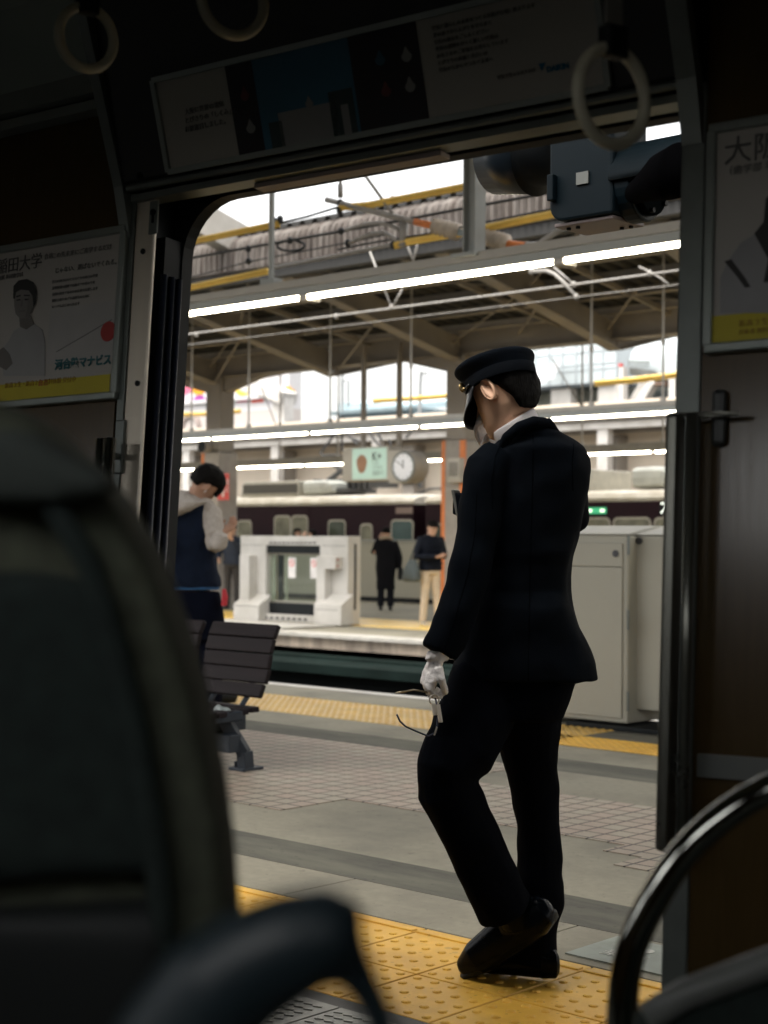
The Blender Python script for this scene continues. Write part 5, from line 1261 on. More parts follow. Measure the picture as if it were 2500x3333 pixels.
def hand_mesh(b, w_, d, palm, s=1., curl=.9, thumb=1, left=True):
    # w_: wrist, d: direction of the hand, palm: palm normal
    d = Vector(d).normalized(); palm = Vector(palm); palm = (palm-d*palm.dot(d)).normalized(); sd = d.cross(palm)*(1 if left else -1)
    b.rings([(w_-d*.01*s, sd, palm, .026*s, .020*s, 2.4), (w_+d*.02*s, sd, palm, .031*s, .017*s, 2.4), (w_+d*.06*s, sd, palm, .041*s, .015*s, 2.6), (w_+d*.092*s, sd, palm, .040*s, .012*s, 2.6)], 16)
    for i, (off, ln) in enumerate(((-.031, .070), (-.010, .080), (.011, .074), (.030, .060))):
        p = w_+d*(.085-abs(off)*.15)*s+sd*off*s; a = 0; pts = [p]; dd = d
        for k, fr in enumerate((.45, .30, .25)):
            a += curl*(.55 if k == 0 else 1.0); dd = d*math.cos(a)+palm*math.sin(a); p = p+dd*ln*fr*s; pts.append(p)
        b.tube(pts, [.0098*s, .0092*s, .0086*s, .0074*s], 8)
    p = w_+d*.022*s-sd*.028*s*thumb; t1 = p+(d*.7-sd*.55*thumb+palm*.35).normalized()*.034*s; t2 = t1+(d*.75-sd*.0*thumb+palm*.6).normalized()*.030*s; t3 = t2+(d*.6+sd*.35*thumb+palm*.6).normalized()*.022*s
    b.tube([p, t1, t2, t3], [.014*s, .0115*s, .0105*s, .0085*s], 8)
def frame_from(loc, facing): # facing: angle in the ground plane (deg), 0 = +y
    a = rad(facing); fw = Vector((math.sin(a), math.cos(a), 0)); rt = Vector((fw.y, -fw.x, 0))
    return lambda x, y, z: Vector(loc)+rt*x+fw*y+Vector((0, 0, z)), fw, rt
def human(loc, facing, H, label, mt, mb_, arms, legs=None, headfwd=(0, 1, -.2), shoes=None, hairst='short', lean=0., coat=0., vox=.011, group=None, topw=1., headoff=(0, 0, 0), skinm=None, legw=1., hair=None, extra=None, glove=None):
    k = H/1.70; Pt, fw, rt = frame_from(loc, facing); sk = skinm or skin
    P_ = lambda x, y, z: Pt(x*k, y*k, z*k)
    r = empty('person', loc, label, 'person', group); ps = []
    hv = fw*headfwd[1]+rt*headfwd[0]+Vector((0, 0, headfwd[2])); nod = headfwd[2]
    hup = Vector((0, 0, 1))+fw*(-nod*.9)
    hc = P_(headoff[0], .03+lean*.9-nod*.05+headoff[1], 1.575+headoff[2]+nod*.03)
    b = MB(); f2, u2, l2 = head_mesh(b, hc, hv, hup, k*.98)
    b.tube([hc-f2*.02*k-u2*.05*k, P_(0, -.01+lean*.8, 1.44), P_(0, -.01+lean*.7, 1.36)], [.052*k, .055*k, .07*k], 14)
    b.rings([(P_(0, lean*.6, 1.38), rt, fw, .12*k, .07*k, 2.3), (P_(0, lean*.3, 1.1), rt, fw, .11*k, .08*k, 2.3), (P_(0, 0, .92), rt, fw, .11*k, .08*k, 2.3)], 16)
    for i, (el, wr, hd) in enumerate(arms):
        s_ = -1 if i == 0 else 1
        sh = P_(s_*.185, lean*.7, 1.395); e = P_(*el); w_ = P_(*wr); b.tube([P_(s_*.08, lean*.6, 1.36), sh, e, w_], [.05*k, .035*k, .03*k, .024*k], 10)
        d = (w_-e).normalized(); pn = fw*hd[1]+rt*hd[0]+Vector((0, 0, hd[2])); hand_mesh(b, w_+d*.01, d, pn, k*1.0, .5, 1, left=(i == 0))
    legs = legs or (((-.095, .0, .48), (-.10, -.01, .08), 0), ((.095, .0, .48), (.10, -.01, .08), 0))
    for i, (kn, an, _) in enumerate(legs):
        s_ = -1 if i == 0 else 1; b.tube([P_(s_*.08, 0, .95), P_(*kn), P_(*an)], [.07*k, .045*k, .032*k], 10)
    ps.append(b.fuse('body', sk, None, min(vox, .008), 3))
    b = MB(); hair_mesh(b, hc, f2, u2, l2, k*.98, hairst); ps.append(b.fuse('hair', hair or hairm, None, .008, 3, noise=.012, nscale=.03))
    b = MB()
    zb = .90-coat
    secs = [(P_(0, lean*.75-.012, 1.455), rt, fw, .065*k, .06*k, 2), (P_(0, lean*.7-.005, 1.425), rt, fw, .13*k*topw, .085*k*topw, 2.2), (P_(0, lean*.6, 1.36), rt, fw, .185*k*topw, .115*k*topw, 2.5), (P_(0, lean*.5, 1.22), rt, fw, .18*k*topw, .125*k*topw, 2.5), (P_(0, lean*.25, 1.06), rt, fw, .165*k*topw, .120*k*topw, 2.5), (P_(0, lean*.1, .96), rt, fw, .172*k*topw, .125*k*topw, 2.4), (P_(0, 0, .88), rt, fw, .178*k*topw, .130*k*topw, 2.4)]
    if coat: secs += [(P_(0, 0, .88-coat*.5), rt, fw, .185*k, .135*k, 2.3), (P_(0, 0, .88-coat), rt, fw, .195*k, .145*k, 2.3)]
    b.rings(secs, 28)
    for i, (el, wr, hd) in enumerate(arms):
        s_ = -1 if i == 0 else 1; sh = P_(s_*.175, lean*.7, 1.375); e = P_(*el); w_ = P_(*wr)
        b.tube([P_(s_*.10, lean*.6, 1.36), sh, sh.lerp(e, .5), e, e.lerp(w_, .5), w_], [x*k*topw for x in (.065, .068, .062, .058, .052, .042)], 14)
    ps.append(b.fuse('jacket', mt, None, vox, 4, noise=.012, nscale=.09))
    b = MB(); b.rings([(P_(0, 0, 1.0), rt, fw, .155*k, .115*k, 2.3), (P_(0, 0, .90), rt, fw, .165*k, .125*k, 2.3), (P_(0, 0, .82), rt, fw, .165*k, .12*k, 2.3)], 20)
    for i, (kn, an, _) in enumerate(legs):
        s_ = -1 if i == 0 else 1; b.tube([P_(s_*.085, 0, .90), P_(s_*.09, 0, .75), P_(*kn), P_(*an)], [x*k*legw for x in (.085, .085, .065, .056)], 14)
    ps.append(b.fuse('trousers', mb_, None, vox, 4, noise=.008, nscale=.08))
    for i, (kn, an, fa) in enumerate(legs):
        an_ = P_(*an); a_ = fw*math.cos(rad(fa))+rt*math.sin(rad(fa)); b = MB(); s2 = a_.cross(Vector((0, 0, 1)))
        zf = an[2]-.08
        b.rings([(an_-a_*.07*k-Vector((0, 0, .045*k)), s2, Vector((0, 0, 1)), .030*k, .035*k, 2.5), (an_-Vector((0, 0, .035*k)), s2, Vector((0, 0, 1)), .040*k, .045*k, 2.5), (an_+a_*.10*k-Vector((0, 0, .050*k)), s2, Vector((0, 0, 1)), .047*k, .03*k, 2.5), (an_+a_*.185*k-Vector((0, 0, .058*k)), s2, Vector((0, 0, 1)), .034*k, .02*k, 2.5)], 16)
        ps.append(b.fuse('shoe', shoes or dark, None, .008, 3))
    for s_ in (-1, 1):
        e = MB(); e.ball(hc+f2*.082*k+l2*s_*.032*k+u2*.012*k, (.006*k, .014*k, .006*k), 8, 6, fwd=f2, up=u2); ps.append(e.build('eye', dark, smooth=True))
    adopt(r, *ps); return r, dict(P=P_, hc=hc, f=f2, u=u2, l=l2, fw=fw, rt=rt, k=k)
def part(r, b, name, m, **k): o = b.build(name, m, **k); adopt(r, o); return o
navy = mat('navy_fleece', (.004, .008, .019), .9, spec=.15, var=.15, scale=30, bump=.3, bs=300)
greyf = mat('grey_beige_fleece', (.40, .36, .32), .9, var=.12, scale=40, bump=.4, bs=300)
blackc = mat('black_cloth', (.008, .009, .013), .85, spec=.15, var=.2, scale=20, bump=.2, bs=200)
navyp = mat('dark_navy_trousers', (.003, .004, .009), .95, spec=.05)
# youth in the hoodie, built from the outline of his back
Zy = 10.9
def sec(y, xl, xr, Z, dep, e=2.4, tilt=0): # horizontal section from its left and right edge in the photograph
    a = PC(xl, y, Z); b_ = PC(xr, y, Z); Rh = Vector((R.x, R.y, 0)).normalized(); Fh = Vector((F.x, F.y, 0)).normalized()
    return ((a+b_)/2, Rh, Fh, (b_-a).length/2, dep, e)
yb_person = empty('person', PC(430, 1700, Zy), 'young person in a grey and navy hoodie, head bowed, standing behind the bench', 'person'); ps = []
hc = PC(442, 1046, Zy); fw = (F*.6+R*.62-Vector((0, 0, .80))).normalized(); b = MB()
f2, u2, l2 = head_mesh(b, hc, fw, Vector((0, 0, .6))+F*.1+R*.8, 1.06)
nb = PC(424, 1095, Zy); b.tube([hc-f2*.02-u2*.05, nb, PC(418, 1130, Zy)], [.055, .06, .08], 14)
b.rings([sec(1120, 390, 440, Zy, .08), sec(1250, 375, 455, Zy, .09), sec(1400, 385, 445, Zy, .07)], 16)
hand_mesh(b, PC(482, 1150, Zy-.12), (R*.5+U*.45+F*.5), (F*-.3+U*.8), 1.0, .6, 1)
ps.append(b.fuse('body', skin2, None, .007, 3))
b = MB(); hair_mesh(b, hc, f2, u2, l2, 1.12, 'low'); b.rings([(hc+f2*.06+u2*.075, f2, l2, .06, .078, 2.2), (hc+f2*.095+u2*.04, f2, l2, .028, .070, 2.2), (hc+f2*.100+u2*.0, f2, l2, .015, .06, 2.2)], 16)
ps.append(b.fuse('hair', hairm, None, .007, 3, noise=.014, nscale=.03))
b = MB(); b.rings([sec(1072, 372, 430, Zy, .09), sec(1085, 362, 450, Zy, .13), sec(1110, 352, 462, Zy, .15), sec(1150, 345, 466, Zy, .16), sec(1200, 342, 468, Zy, .16), sec(1240, 342, 472, Zy, .16), sec(1255, 345, 478, Zy, .16), sec(1268, 350, 476, Zy, .155)], 30)
ps.append(b.fuse('hoodie', navy, None, .010, 4, noise=.016, nscale=.09))
b = MB(); b.tube([PC(432, 1090, Zy+.02), PC(455, 1112, Zy-.05), PC(463, 1150, Zy-.09), PC(466, 1176, Zy-.08), PC(474, 1172, Zy-.16), PC(480, 1152, Zy-.18)], [.07, .085, .078, .078, .06, .044], 16)
b.tube([PC(360, 1110, Zy-.1), PC(352, 1160, Zy-.14), PC(360, 1190, Zy-.2)], [.08, .075, .06], 12)
ps.append(b.fuse('sleeve', greyf, None, .009, 4, noise=.018, nscale=.06))
b = MB(); b.rings([sec(1060, 352, 405, Zy, .08), sec(1072, 345, 428, Zy, .12), sec(1084, 350, 448, Zy-.08, .14), sec(1096, 350, 430, Zy-.10, .14), sec(1106, 348, 408, Zy-.11, .12), sec(1116, 350, 385, Zy-.11, .10)], 24)
ps.append(b.fuse('hood', greyf, None, .009, 5, noise=.018, nscale=.06))
b = MB(); b.rings([sec(1068, 380, 438, Zy+.02, .09), sec(1080, 378, 444, Zy+.02, .10)], 20); ps.append(b.fuse('collar', dark, None, .008, 3))
b = MB(); b.rings([sec(1262, 362, 474, Zy, .14), sec(1274, 364, 475, Zy, .143)], 24); ps.append(b.fuse('blue_hem', mat('bright_blue_shirt', (.01, .07, .18), .7), None, .009, 3))
b = MB(); b.rings([sec(1276, 362, 474, Zy, .135), sec(1310, 360, 482, Zy, .15), sec(1345, 362, 486, Zy, .15), sec(1380, 366, 486, Zy, .15)], 24)
lz = PC(430, 1345, Zy).z
for (x0, x1) in ((395, 388), (452, 455)): b.tube([PC(x0, 1370, Zy), PC(x1, 1470, Zy), PC(x1, 1750, Zy)*1.0], [.10, .085, .075], 14)
ps.append(b.fuse('trousers', navyp, None, .011, 4, noise=.012, nscale=.08))
for x1 in (388, 455):
    q = PC(x1, 1750, Zy); b = MB(); b.tube([(q.x, q.y, .06), (q.x+.03, q.y+.10, .05), (q.x+.05, q.y+.18, .04)], [.05, .048, .035], 12); ps.append(b.fuse('shoe', dark, None, .008, 3))
ps.append(MB().ball(hc-l2*.088-f2*.004-u2*.012, (.007, .005, .007), 8, 6).tube([hc-l2*.09-f2*.0-u2*.015, hc-l2*.088-u2*.04+f2*.004], .003, 6).build('earphone', white))
ps.append(MB().rings([(PC(484, 1272, Zy-.1), R, F, .012, .02, 3), (PC(486, 1290, Zy-.1), R, F, .022, .03, 3), (PC(484, 1308, Zy-.1), R, F, .02, .03, 3)], 12).build('red_pouch', mat('red_cloth', (.45, .02, .03), .7)))
adopt(yb_person, *ps)
# people on the far platform
p = PZ(*S(755, 1982), ZF)
r_, d = human((p.x, p.y, ZF), 150, 1.66, 'man in dark blue jacket, hand at his chin, beside the left canopy column', mat('dark_blue_jacket', (.012, .02, .04), .7), mat('dark_grey_trousers', (.04, .036, .034), .8),
      (((-.26, .05, 1.12), (-.07, .20, 1.36), (0, -1, .5)), ((.27, .04, 1.10), (.22, .20, 1.0), (-1, 0, 0))), headfwd=(.15, 1, -.05), topw=1.08)
p = PZ(*S(1255, 1986), ZF)
coat_b = mat('long_black_coat', (.006, .006, .008), .9, spec=.15, bump=.2, bs=120)
r_, d = human((p.x, p.y, ZF), -42, 1.60, 'woman in long black coat and beige scarf standing by the grey platform screens', coat_b, blackc,
      (((-.25, .05, 1.17), (-.14, .10, 1.47), (1, 0, 0)), ((.28, -.02, 1.08), (.27, .05, .85), (-1, 0, 0))), coat=.45, headfwd=(-.1, 1, -.1), topw=1.2, legw=1.25)
P_ = d['P']; scm = mat('beige_scarf', (.42, .33, .24), .9)
part(r_, MB().torus(P_(0, .02, 1.47), d['rt'], (d['fw']-Vector((0, 0, .25))), .10, .032, 24, 10), 'scarf', scm, smooth=True)
part(r_, MB().bar(P_(.30, .05, .88), P_(.30, .05, .62), .10, .22, tuple(d['fw'])), 'handbag', dark, bevel=.02)
p = PZ(*S(1400, 2035), ZF)
puf = mat('black_puffer', (.004, .006, .012), .6, spec=.12)
r_, d = human((p.x, p.y, ZF), 108, 1.69, 'man in black puffer jacket and cream trousers with a tote bag, looking at his phone', puf, mat('cream_trousers', (.60, .50, .38), .8),
      (((-.24, .02, 1.12), (-.08, .26, 1.12), (0, 0, 1)), ((.27, .0, 1.10), (.06, .27, 1.10), (0, 0, 1))), headfwd=(0, 1, -.55), topw=1.12, shoes=mat('cream_shoe', (.55, .48, .38), .6),
      legs=(((-.10, .03, .48), (-.12, .05, .08), -20), ((.10, .0, .48), (.13, -.02, .08), 15)))
P_ = d['P']; b = MB()
for z_ in (1.0, 1.07, 1.14, 1.21, 1.28): b.rings([(P_(0, 0, z_-.012), d['rt'], d['fw'], .195, .145, 2.5), (P_(0, 0, z_), d['rt'], d['fw'], .215, .16, 2.5), (P_(0, 0, z_+.012), d['rt'], d['fw'], .195, .145, 2.5)], 28)
part(r_, b, 'quilting', puf, smooth=True)
part(r_, MB().box(-.03, .03, -.004, .004, -.06, .06), 'phone', dark, bevel=.004).location += P_(-.01, .34, 1.14)
b = MB(); b.rings([(P_(.30, -.06, 1.05), d['rt'], d['fw'], .03, .10, 2.5), (P_(.32, -.05, .92), d['rt'], d['fw'], .07, .19, 2.5), (P_(.33, -.04, .76), d['rt'], d['fw'], .09, .23, 3), (P_(.33, -.04, .70), d['rt'], d['fw'], .06, .20, 3)], 24)
b.tube([P_(.30, -.13, 1.05), P_(.22, -.03, 1.40), P_(.30, .04, 1.05)], .014, 8)
tt_ = b.build('tote_bag', mat('grey_green_canvas', (.07, .085, .085), .8), smooth=True); adopt(r_, tt_)
p = PZ(*S(1495, 2010), ZF)
r_, d = human((p.x, p.y, ZF), 160, 1.62, 'masked person in black half hidden behind the uniformed man', blackc, blackc, (((-.25, .0, 1.1), (-.2, .15, .9), (1, 0, 0)), ((.25, .0, 1.1), (.2, .15, .9), (-1, 0, 0))), headfwd=(.3, 1, -.2))
b = MB(); b.ball(d['hc']+d['f']*.072-d['u']*.05, (.035, .062, .048), 14, 10, fwd=d['f'], up=d['u']); part(r_, b, 'face_mask', white, smooth=True)
for (px, py, fc, lab) in ((963, 1719, 60, 'woman with long black hair, only her head showing above the white gate'), (1020, 1722, -100, 'person with raised hands, only the head showing above the white gate')):
    H = 1.58; q = PY(*S(px, py), 25.95); q2 = Vector((q.x, 25.95, ZF)); kk = (q.z-ZF)/1.70*1.0
    r_, d = human(q2, fc, (q.z-ZF)*1.0, lab, blackc, blackc, (((-.25, .1, 1.2), (-.12, .2, 1.5), (1, 0, 0)), ((.25, .0, 1.1), (.2, .15, .9), (-1, 0, 0))), headfwd=(0, 1, -.1), hairst='long', vox=.014)
# ------------------------------------------------------------------ the uniformed man
uni = mat('uniform_navy', (.0018, .0032, .0055), .9, var=.15, scale=14, bump=.25, bs=500, spec=.06)
unit = mat('uniform_trousers', (.0018, .0024, .0040), .95, var=.15, scale=14, bump=.2, bs=400, spec=.03)
Z0 = 4.08
con = empty('person', PZ(*S(1700, 3180)), 'uniformed man in dark navy suit, peaked cap and white gloves on the yellow strip', 'person'); ps = []
Rh = Vector((R.x, R.y, 0)).normalized(); Fh = Vector((F.x, F.y, 0)).normalized()
# head
Zh_ = 4.10; hc = PC(1090, 850, Zh_)
hf = (-Rh*.64+Fh*.62-Vector((0, 0, .40))).normalized(); hup = (Vector((0, 0, 1))-Rh*.30+Fh*.30)
b = MB(); f2, u2, l2 = head_mesh(b, hc, hf, hup, .94)
b.tube([hc-f2*.022-u2*.040, PC(1108, 888, Zh_), PC(1113, 908, Zh_), PC(1128, 940, Zh_), PC(1140, 975, Zh_)], [.050, .055, .058, .060, .075], 18)
b.rings([sec(960, 1080, 1220, Z0, .07), sec(1100, 1070, 1210, Z0, .08), sec(1400, 1060, 1200, Z0, .08), sec(1500, 1060, 1200, Z0, .08)], 18)
b.tube([PC(1100, 1480, Z0), PC(968, 1668, 3.97), PC(1090, 1965, 4.03)], [.05, .03, .025], 12); b.tube([PC(1120, 1480, Z0), PC(1158, 1740, 4.155), PC(1153, 2060, 4.15)], [.05, .03, .025], 12)
ps.append(b.fuse('body', mat('skin_warm', (.80, .49, .32), .5, spec=.3, var=.06, scale=25, bump=.05, bs=200), None, .004, 4))
# hair: short at nape, fuller above
b = MB(); hr = [(-.068, -.066, -.048, .034), (-.050, -.078, -.046, .047), (-.03, -.087, -.042, .058), (.0, -.0945, -.012, .0695), (.025, -.097, .050, .0745), (.055, -.097, .070, .076), (.085, -.088, .06, .070), (.10, -.06, .05, .05)]
b.rings([(hc+u2*z+f2*((xb+xf)/2), f2, l2, (xf-xb)/2, hw, 2.3) for z, xb, xf, hw in hr], 28)
ps.append(b.fuse('hair', hairm, None, .004, 3, noise=.006, nscale=.02))
# ear detail
e = hc+l2*.082-f2*.013-u2*.002; ps.append(MB().torus(e, (f2*.25+u2).normalized(), ((f2*.25+u2).cross(l2)).normalized(), .029, .0042, 24, 8, 1.05, .56).build('ear_rim', mat('skin_warm', (.5, .25, .15)), smooth=True))
# cap
capm = mat('cap_navy_felt', (.0035, .0058, .0095), .9, var=.2, scale=40, bump=.3, bs=500, spec=.08)
cu = (Vector((0, 0, 1))-Rh*.20+Fh*.24).normalized(); cf = (f2-cu*f2.dot(cu)).normalized(); cl_ = cu.cross(cf); cc = PC(1078, 824, Zh_)
b = MB(); b.rings([(cc+cu*z+cf*ox, cf, cl_, a, bb, 2) for z, ox, a, bb in ((-.012, -.004, .098, .081), (.020, -.004, .099, .083), (.024, -.003, .102, .087), (.035, .001, .108, .095), (.044, .003, .113, .100), (.051, .004, .114, .101), (.058, .005, .109, .095), (.063, .006, .09, .078), (.065, .006, .045, .04))], 40)
ps.append(b.build('cap', capm, smooth=True, subd=1)); cap_o = ps[-1]
b = MB(); b.rings([(cc+cu*z-cf*.006, cf, cl_, .1005+k_, .0828+k_, 2) for z, k_ in ((-.010, 0), (-.007, .0012), (.017, .0012), (.019, 0))], 40, cap=False)
o = b.build('cap_band', mat('cap_band_black', (.003, .0045, .007), .85, bump=.3, bs=300, spec=.08), cap_o, smooth=True)
# visor: curved peak
b = MB(); n = 16; m_ = 5; vs = []
for j in range(m_+1):
    t = j/m_
    for i in range(n+1):
        a = rad(-72+144*i/n); rx = .100+.062*t*math.cos(a*1.15)**1 if abs(a) < 1.3 else .1; ry = .083+.012*t
        P0 = cc-cf*.006+cf*(.098*math.cos(a)+.034*t*math.cos(a)+.0)+cl_*(ry*math.sin(a))-cu*(.010+.070*t*(math.cos(a)**.7 if math.cos(a) > 0 else 0)+.010*t)
        vs.append(P0)
fs = [(j*(n+1)+i, j*(n+1)+i+1, (j+1)*(n+1)+i+1, (j+1)*(n+1)+i) for j in range(m_) for i in range(n)]
b.add(vs, fs); o = b.build('visor', mat('visor_gloss_black', (.004, .004, .005), .35, spec=.25), cap_o, smooth=True)
sm_ = o.modifiers.new('s', 'SOLIDIFY'); sm_.thickness = .003
bd = cc+cf*.086+cl_*.050+cu*.010
o = MB().ball(bd, (.006, .012, .014), 12, 8, fwd=cf, up=cu).build('cap_badge', mat('brass_badge', (.45, .33, .15), .35, metal=.8), cap_o, smooth=True)
sb2 = cc+cl_*.068+cf*.066-cu*.004; MB().ball(sb2, .0055, 10, 8).build('cap_button', mat('brass_badge', (.45, .33, .15)), cap_o, smooth=True)
MB().tube([cc-cf*.006+cf*(.1035*math.cos(a))+cl_*(.0865*math.sin(a))-cu*.004 for a in [rad(x) for x in range(-65, 66, 10)]], .0035, 8).build('chin_cord', mat('cord_dark', (.02, .02, .018), .4), cap_o, smooth=True)
# white collar
b = MB(); 
def tilted(x, y, Z, a, d_, t1=.25):
    ax = (Rh-Vector((0, 0, 1))*-.62).normalized(); return (PC(x, y, Z), ax, Fh, a, d_, 2.2)
b.rings([tilted(1122, 938, Z0+.01, .066, .066), tilted(1113, 920, Z0+.01, .065, .066), tilted(1108, 908, Z0+.01, .063, .064)], 30)
ps.append(b.fuse('shirt_collar', mat('shirt_white', (.68, .64, .64), .7), None, .004, 2))
# jacket torso from its outline
rows = [(903, 1145, 1180), (913, 1126, 1190), (925, 1110, 1198), (937, 1094, 1210), (950, 1076, 1227), (970, 1052, 1255), (995, 1044, 1269), (1015, 1040, 1272), (1057, 1036, 1268), (1100, 1034, 1262), (1150, 1032, 1251), (1194, 1030, 1244), (1220, 1029, 1237), (1245, 1027, 1233), (1275, 1022, 1232.6), (1311, 1012, 1240), (1352, 1002, 1253), (1393, 992, 1265.7), (1429, 984, 1280), (1456, 980, 1286), (1463, 980, 1288)]
dep = lambda y: .06 if y < 915 else (.085 if y < 930 else (.105 if y < 960 else (.135 if y < 1200 else (.125 if y < 1300 else .145))))
b = MB(); b.rings([sec(y, a, c_, Z0+.02, dep(y), 2.5) for y, a, c_ in rows]+[sec(1464, 984, 1284, Z0+.02, .14, 2.5)], 44)
b.tube([PC(1078, 985, Z0-.06), PC(1052, 1010, Z0-.08), PC(1040, 1070, Z0-.10), PC(1032, 1150, Z0-.11), PC(1022, 1210, Z0-.12), PC(1006, 1270, Z0-.13), PC(985, 1330, Z0-.14), PC(966, 1380, Z0-.15), PC(950, 1410, Z0-.155)], [.050, .054, .056, .055, .055, .053, .052, .049, .046], 18)
# right arm folded up in front of the chest, to the face
b.tube([PC(1225, 1000, Z0+.08), PC(1225, 1120, Z0+.20), PC(1190, 1150, Z0+.26), PC(1100, 1050, Z0+.22), PC(1064, 985, Z0+.14)], [.06, .055, .052, .046, .038], 14)
jk = b.fuse('jacket', uni, None, .006, 3, noise=.022, nscale=.11, deci=0); ps.append(jk)
b = MB(); b.rings([tilted(1150, 925, Z0+.01, .071, .074), tilted(1136, 925, Z0+.01, .078, .078), tilted(1142, 917, Z0+.01, .072, .073)], 30)
b = MB()    # turned collar of the jacket
pts = []
for (x, y, dz) in ((1072, 965, -.07), (1090, 932, -.085), (1118, 910, -.09), (1150, 899, -.085), (1180, 902, -.06), (1200, 928, -.03)): pts.append(PC(x+4, y+13, Z0+dz))
b.tube(pts, [.008, .014, .016, .017, .016, .012], 10); ps.append(b.fuse('jacket_collar', uni, None, .004, 3))
# back seams
def seam(pts, name, r=.0011):
    out = []
    n_ = len(pts)
    for i in range(n_-1):
        for t in [k/8 for k in range(8)]+([1] if i == n_-2 else []):
            x = pts[i][0]*(1-t)+pts[i+1][0]*t; y = pts[i][1]*(1-t)+pts[i+1][1]*t
            ok_, loc_, nn_, _ = jk.ray_cast(CAM, ray(x, y).normalized())
            if ok_: out.append(loc_+nn_*.0004)
    if len(out) > 3: ps.append(MB().tube(out, r, 6).build(name, mat('seam_thread_navy', (.0009, .0014, .0022), .9, spec=.02), smooth=True))
seam([(1152, 925), (1150, 1050), (1146, 1200), (1143, 1330), (1141, 1470)], 'back_seam')
seam([(1086, 950), (1070, 985), (1062, 1040), (1064, 1100)], 'shoulder_seam')
seam([(1240, 955), (1236, 1000), (1238, 1060)], 'shoulder_seam')
seam([(1030, 1060), (1026, 1150), (1010, 1240), (985, 1330), (962, 1400)], 'sleeve_seam')
# chest badge
b = MB(); q = PC(989, 1086, Z0+.02); b.box(-.004, .004, -.025, .025, -.035, .035); o = b.build('name_badge', mat('badge_grey', (.20, .20, .18), .3, metal=.3), bevel=.003); o.location = q; o.rotation_euler = (0, rad(-12), rad(20)); ps.append(o)
ps.append(MB().bar(PC(1000, 1065, Z0), PC(999, 1112, Z0), .03, .05).build('chest_strap', uni, bevel=.005))
# trousers
b = MB()
b.rings([sec(1440, 1000, 1236, Z0+.02, .12), sec(1470, 995, 1248, Z0+.02, .12), sec(1505, 990, 1236, Z0+.02, .125), sec(1550, 978, 1217, Z0+.02, .12)], 30)
def lim(b, L, n=18):
    b.tube([PC(x, y, Z) for x, y, Z, w in L], [w*K*Z/FPX for x, y, Z, w in L], n)
lim(b, [(1052, 1470, 4.08, 84), (1022, 1560, 4.03, 84), (992, 1625, 3.99, 80), (962, 1668, 3.96, 67), (968, 1705, 3.97, 66), (995, 1760, 3.99, 64), (1030, 1835, 4.01, 63), (1062, 1905, 4.02, 62), (1094, 1970, 4.03, 62)])
lim(b, [(1140, 1480, 4.12, 80), (1142, 1570, 4.14, 70), (1146, 1650, 4.15, 61), (1156, 1720, 4.155, 51), (1162, 1780, 4.155, 49), (1166, 1860, 4.155, 50), (1165, 1950, 4.15, 50), (1155, 2030, 4.15, 50), (1150, 2078, 4.15, 52)])
ps.append(b.fuse('trousers', unit, None, .006, 5, noise=.018, nscale=.10))
# shoes
shm = mat('black_leather', (.0015, .0025, .004), .25, spec=.07, bump=.05, bs=80)
b = MB()     # trailing foot, heel lifted, toe on the tile
def lim2(b, L, n=16, up=None):
    secs = []
    P_ = [PC(x, y, Z) for x, y, Z, w, h in L]
    for i, (x, y, Z, w, h) in enumerate(L):
        d = (P_[min(i+1, len(L)-1)]-P_[max(0, i-1)]).normalized(); s_ = d.cross(Vector((0, 0, 1))).normalized(); u_ = s_.cross(d)
        kk = K*Z/FPX; secs.append((P_[i], s_, u_, w*kk, h*kk, 2.4))
    b.rings(secs, n)
lim2(b, [(998, 2098, 4.17, 12, 10), (1006, 2090, 4.165, 26, 24), (1036, 2066, 4.14, 40, 38), (1082, 2032, 4.10, 42, 44), (1124, 1998, 4.06, 38, 50), (1156, 1976, 4.03, 34, 46), (1178, 1962, 4.02, 28, 34), (1188, 1955, 4.015, 12, 14)])
lim(b, [(1120, 1990, 4.05, 42), (1105, 1960, 4.04, 40)])
sh1 = b.fuse('shoe', shm, None, .004, 9); ps.append(sh1)
b = MB(); lim2(b, [(997, 2104, 4.175, 16, 7), (1012, 2103, 4.17, 34, 9), (1050, 2090, 4.145, 42, 10), (1090, 2064, 4.11, 42, 10), (1130, 2038, 4.07, 38, 12), (1168, 2008, 4.045, 36, 14), (1192, 1978, 4.03, 30, 13), (1196, 1965, 4.03, 16, 8)]); ps.append(b.fuse('shoe_sole', dark, None, .004, 2))
b = MB(); q = PZ(1160, 2112); 
b.rings([(PC(1208, 2100, 4.12), Fh, Vector((0, 0, 1)), .020, .022, 2.2), (PC(1200, 2098, 4.12), Fh, Vector((0, 0, 1)), .036, .038, 2.5), (PC(1170, 2092, 4.13), Fh, Vector((0, 0, 1)), .042, .044, 2.5), (PC(1110, 2092, 4.16), Fh, Vector((0, 0, 1)), .046, .036, 2.5), (PC(1060, 2096, 4.19), Fh, Vector((0, 0, 1)), .046, .026, 2.5), (PC(1030, 2098, 4.21), Fh, Vector((0, 0, 1)), .03, .02, 2.5)], 18)
sh2 = b.fuse('shoe', shm, None, .004, 4); zmin = min(v.co.z for v in sh2.data.vertices); sh2.location.z -= zmin-.002; ps.append(sh2)
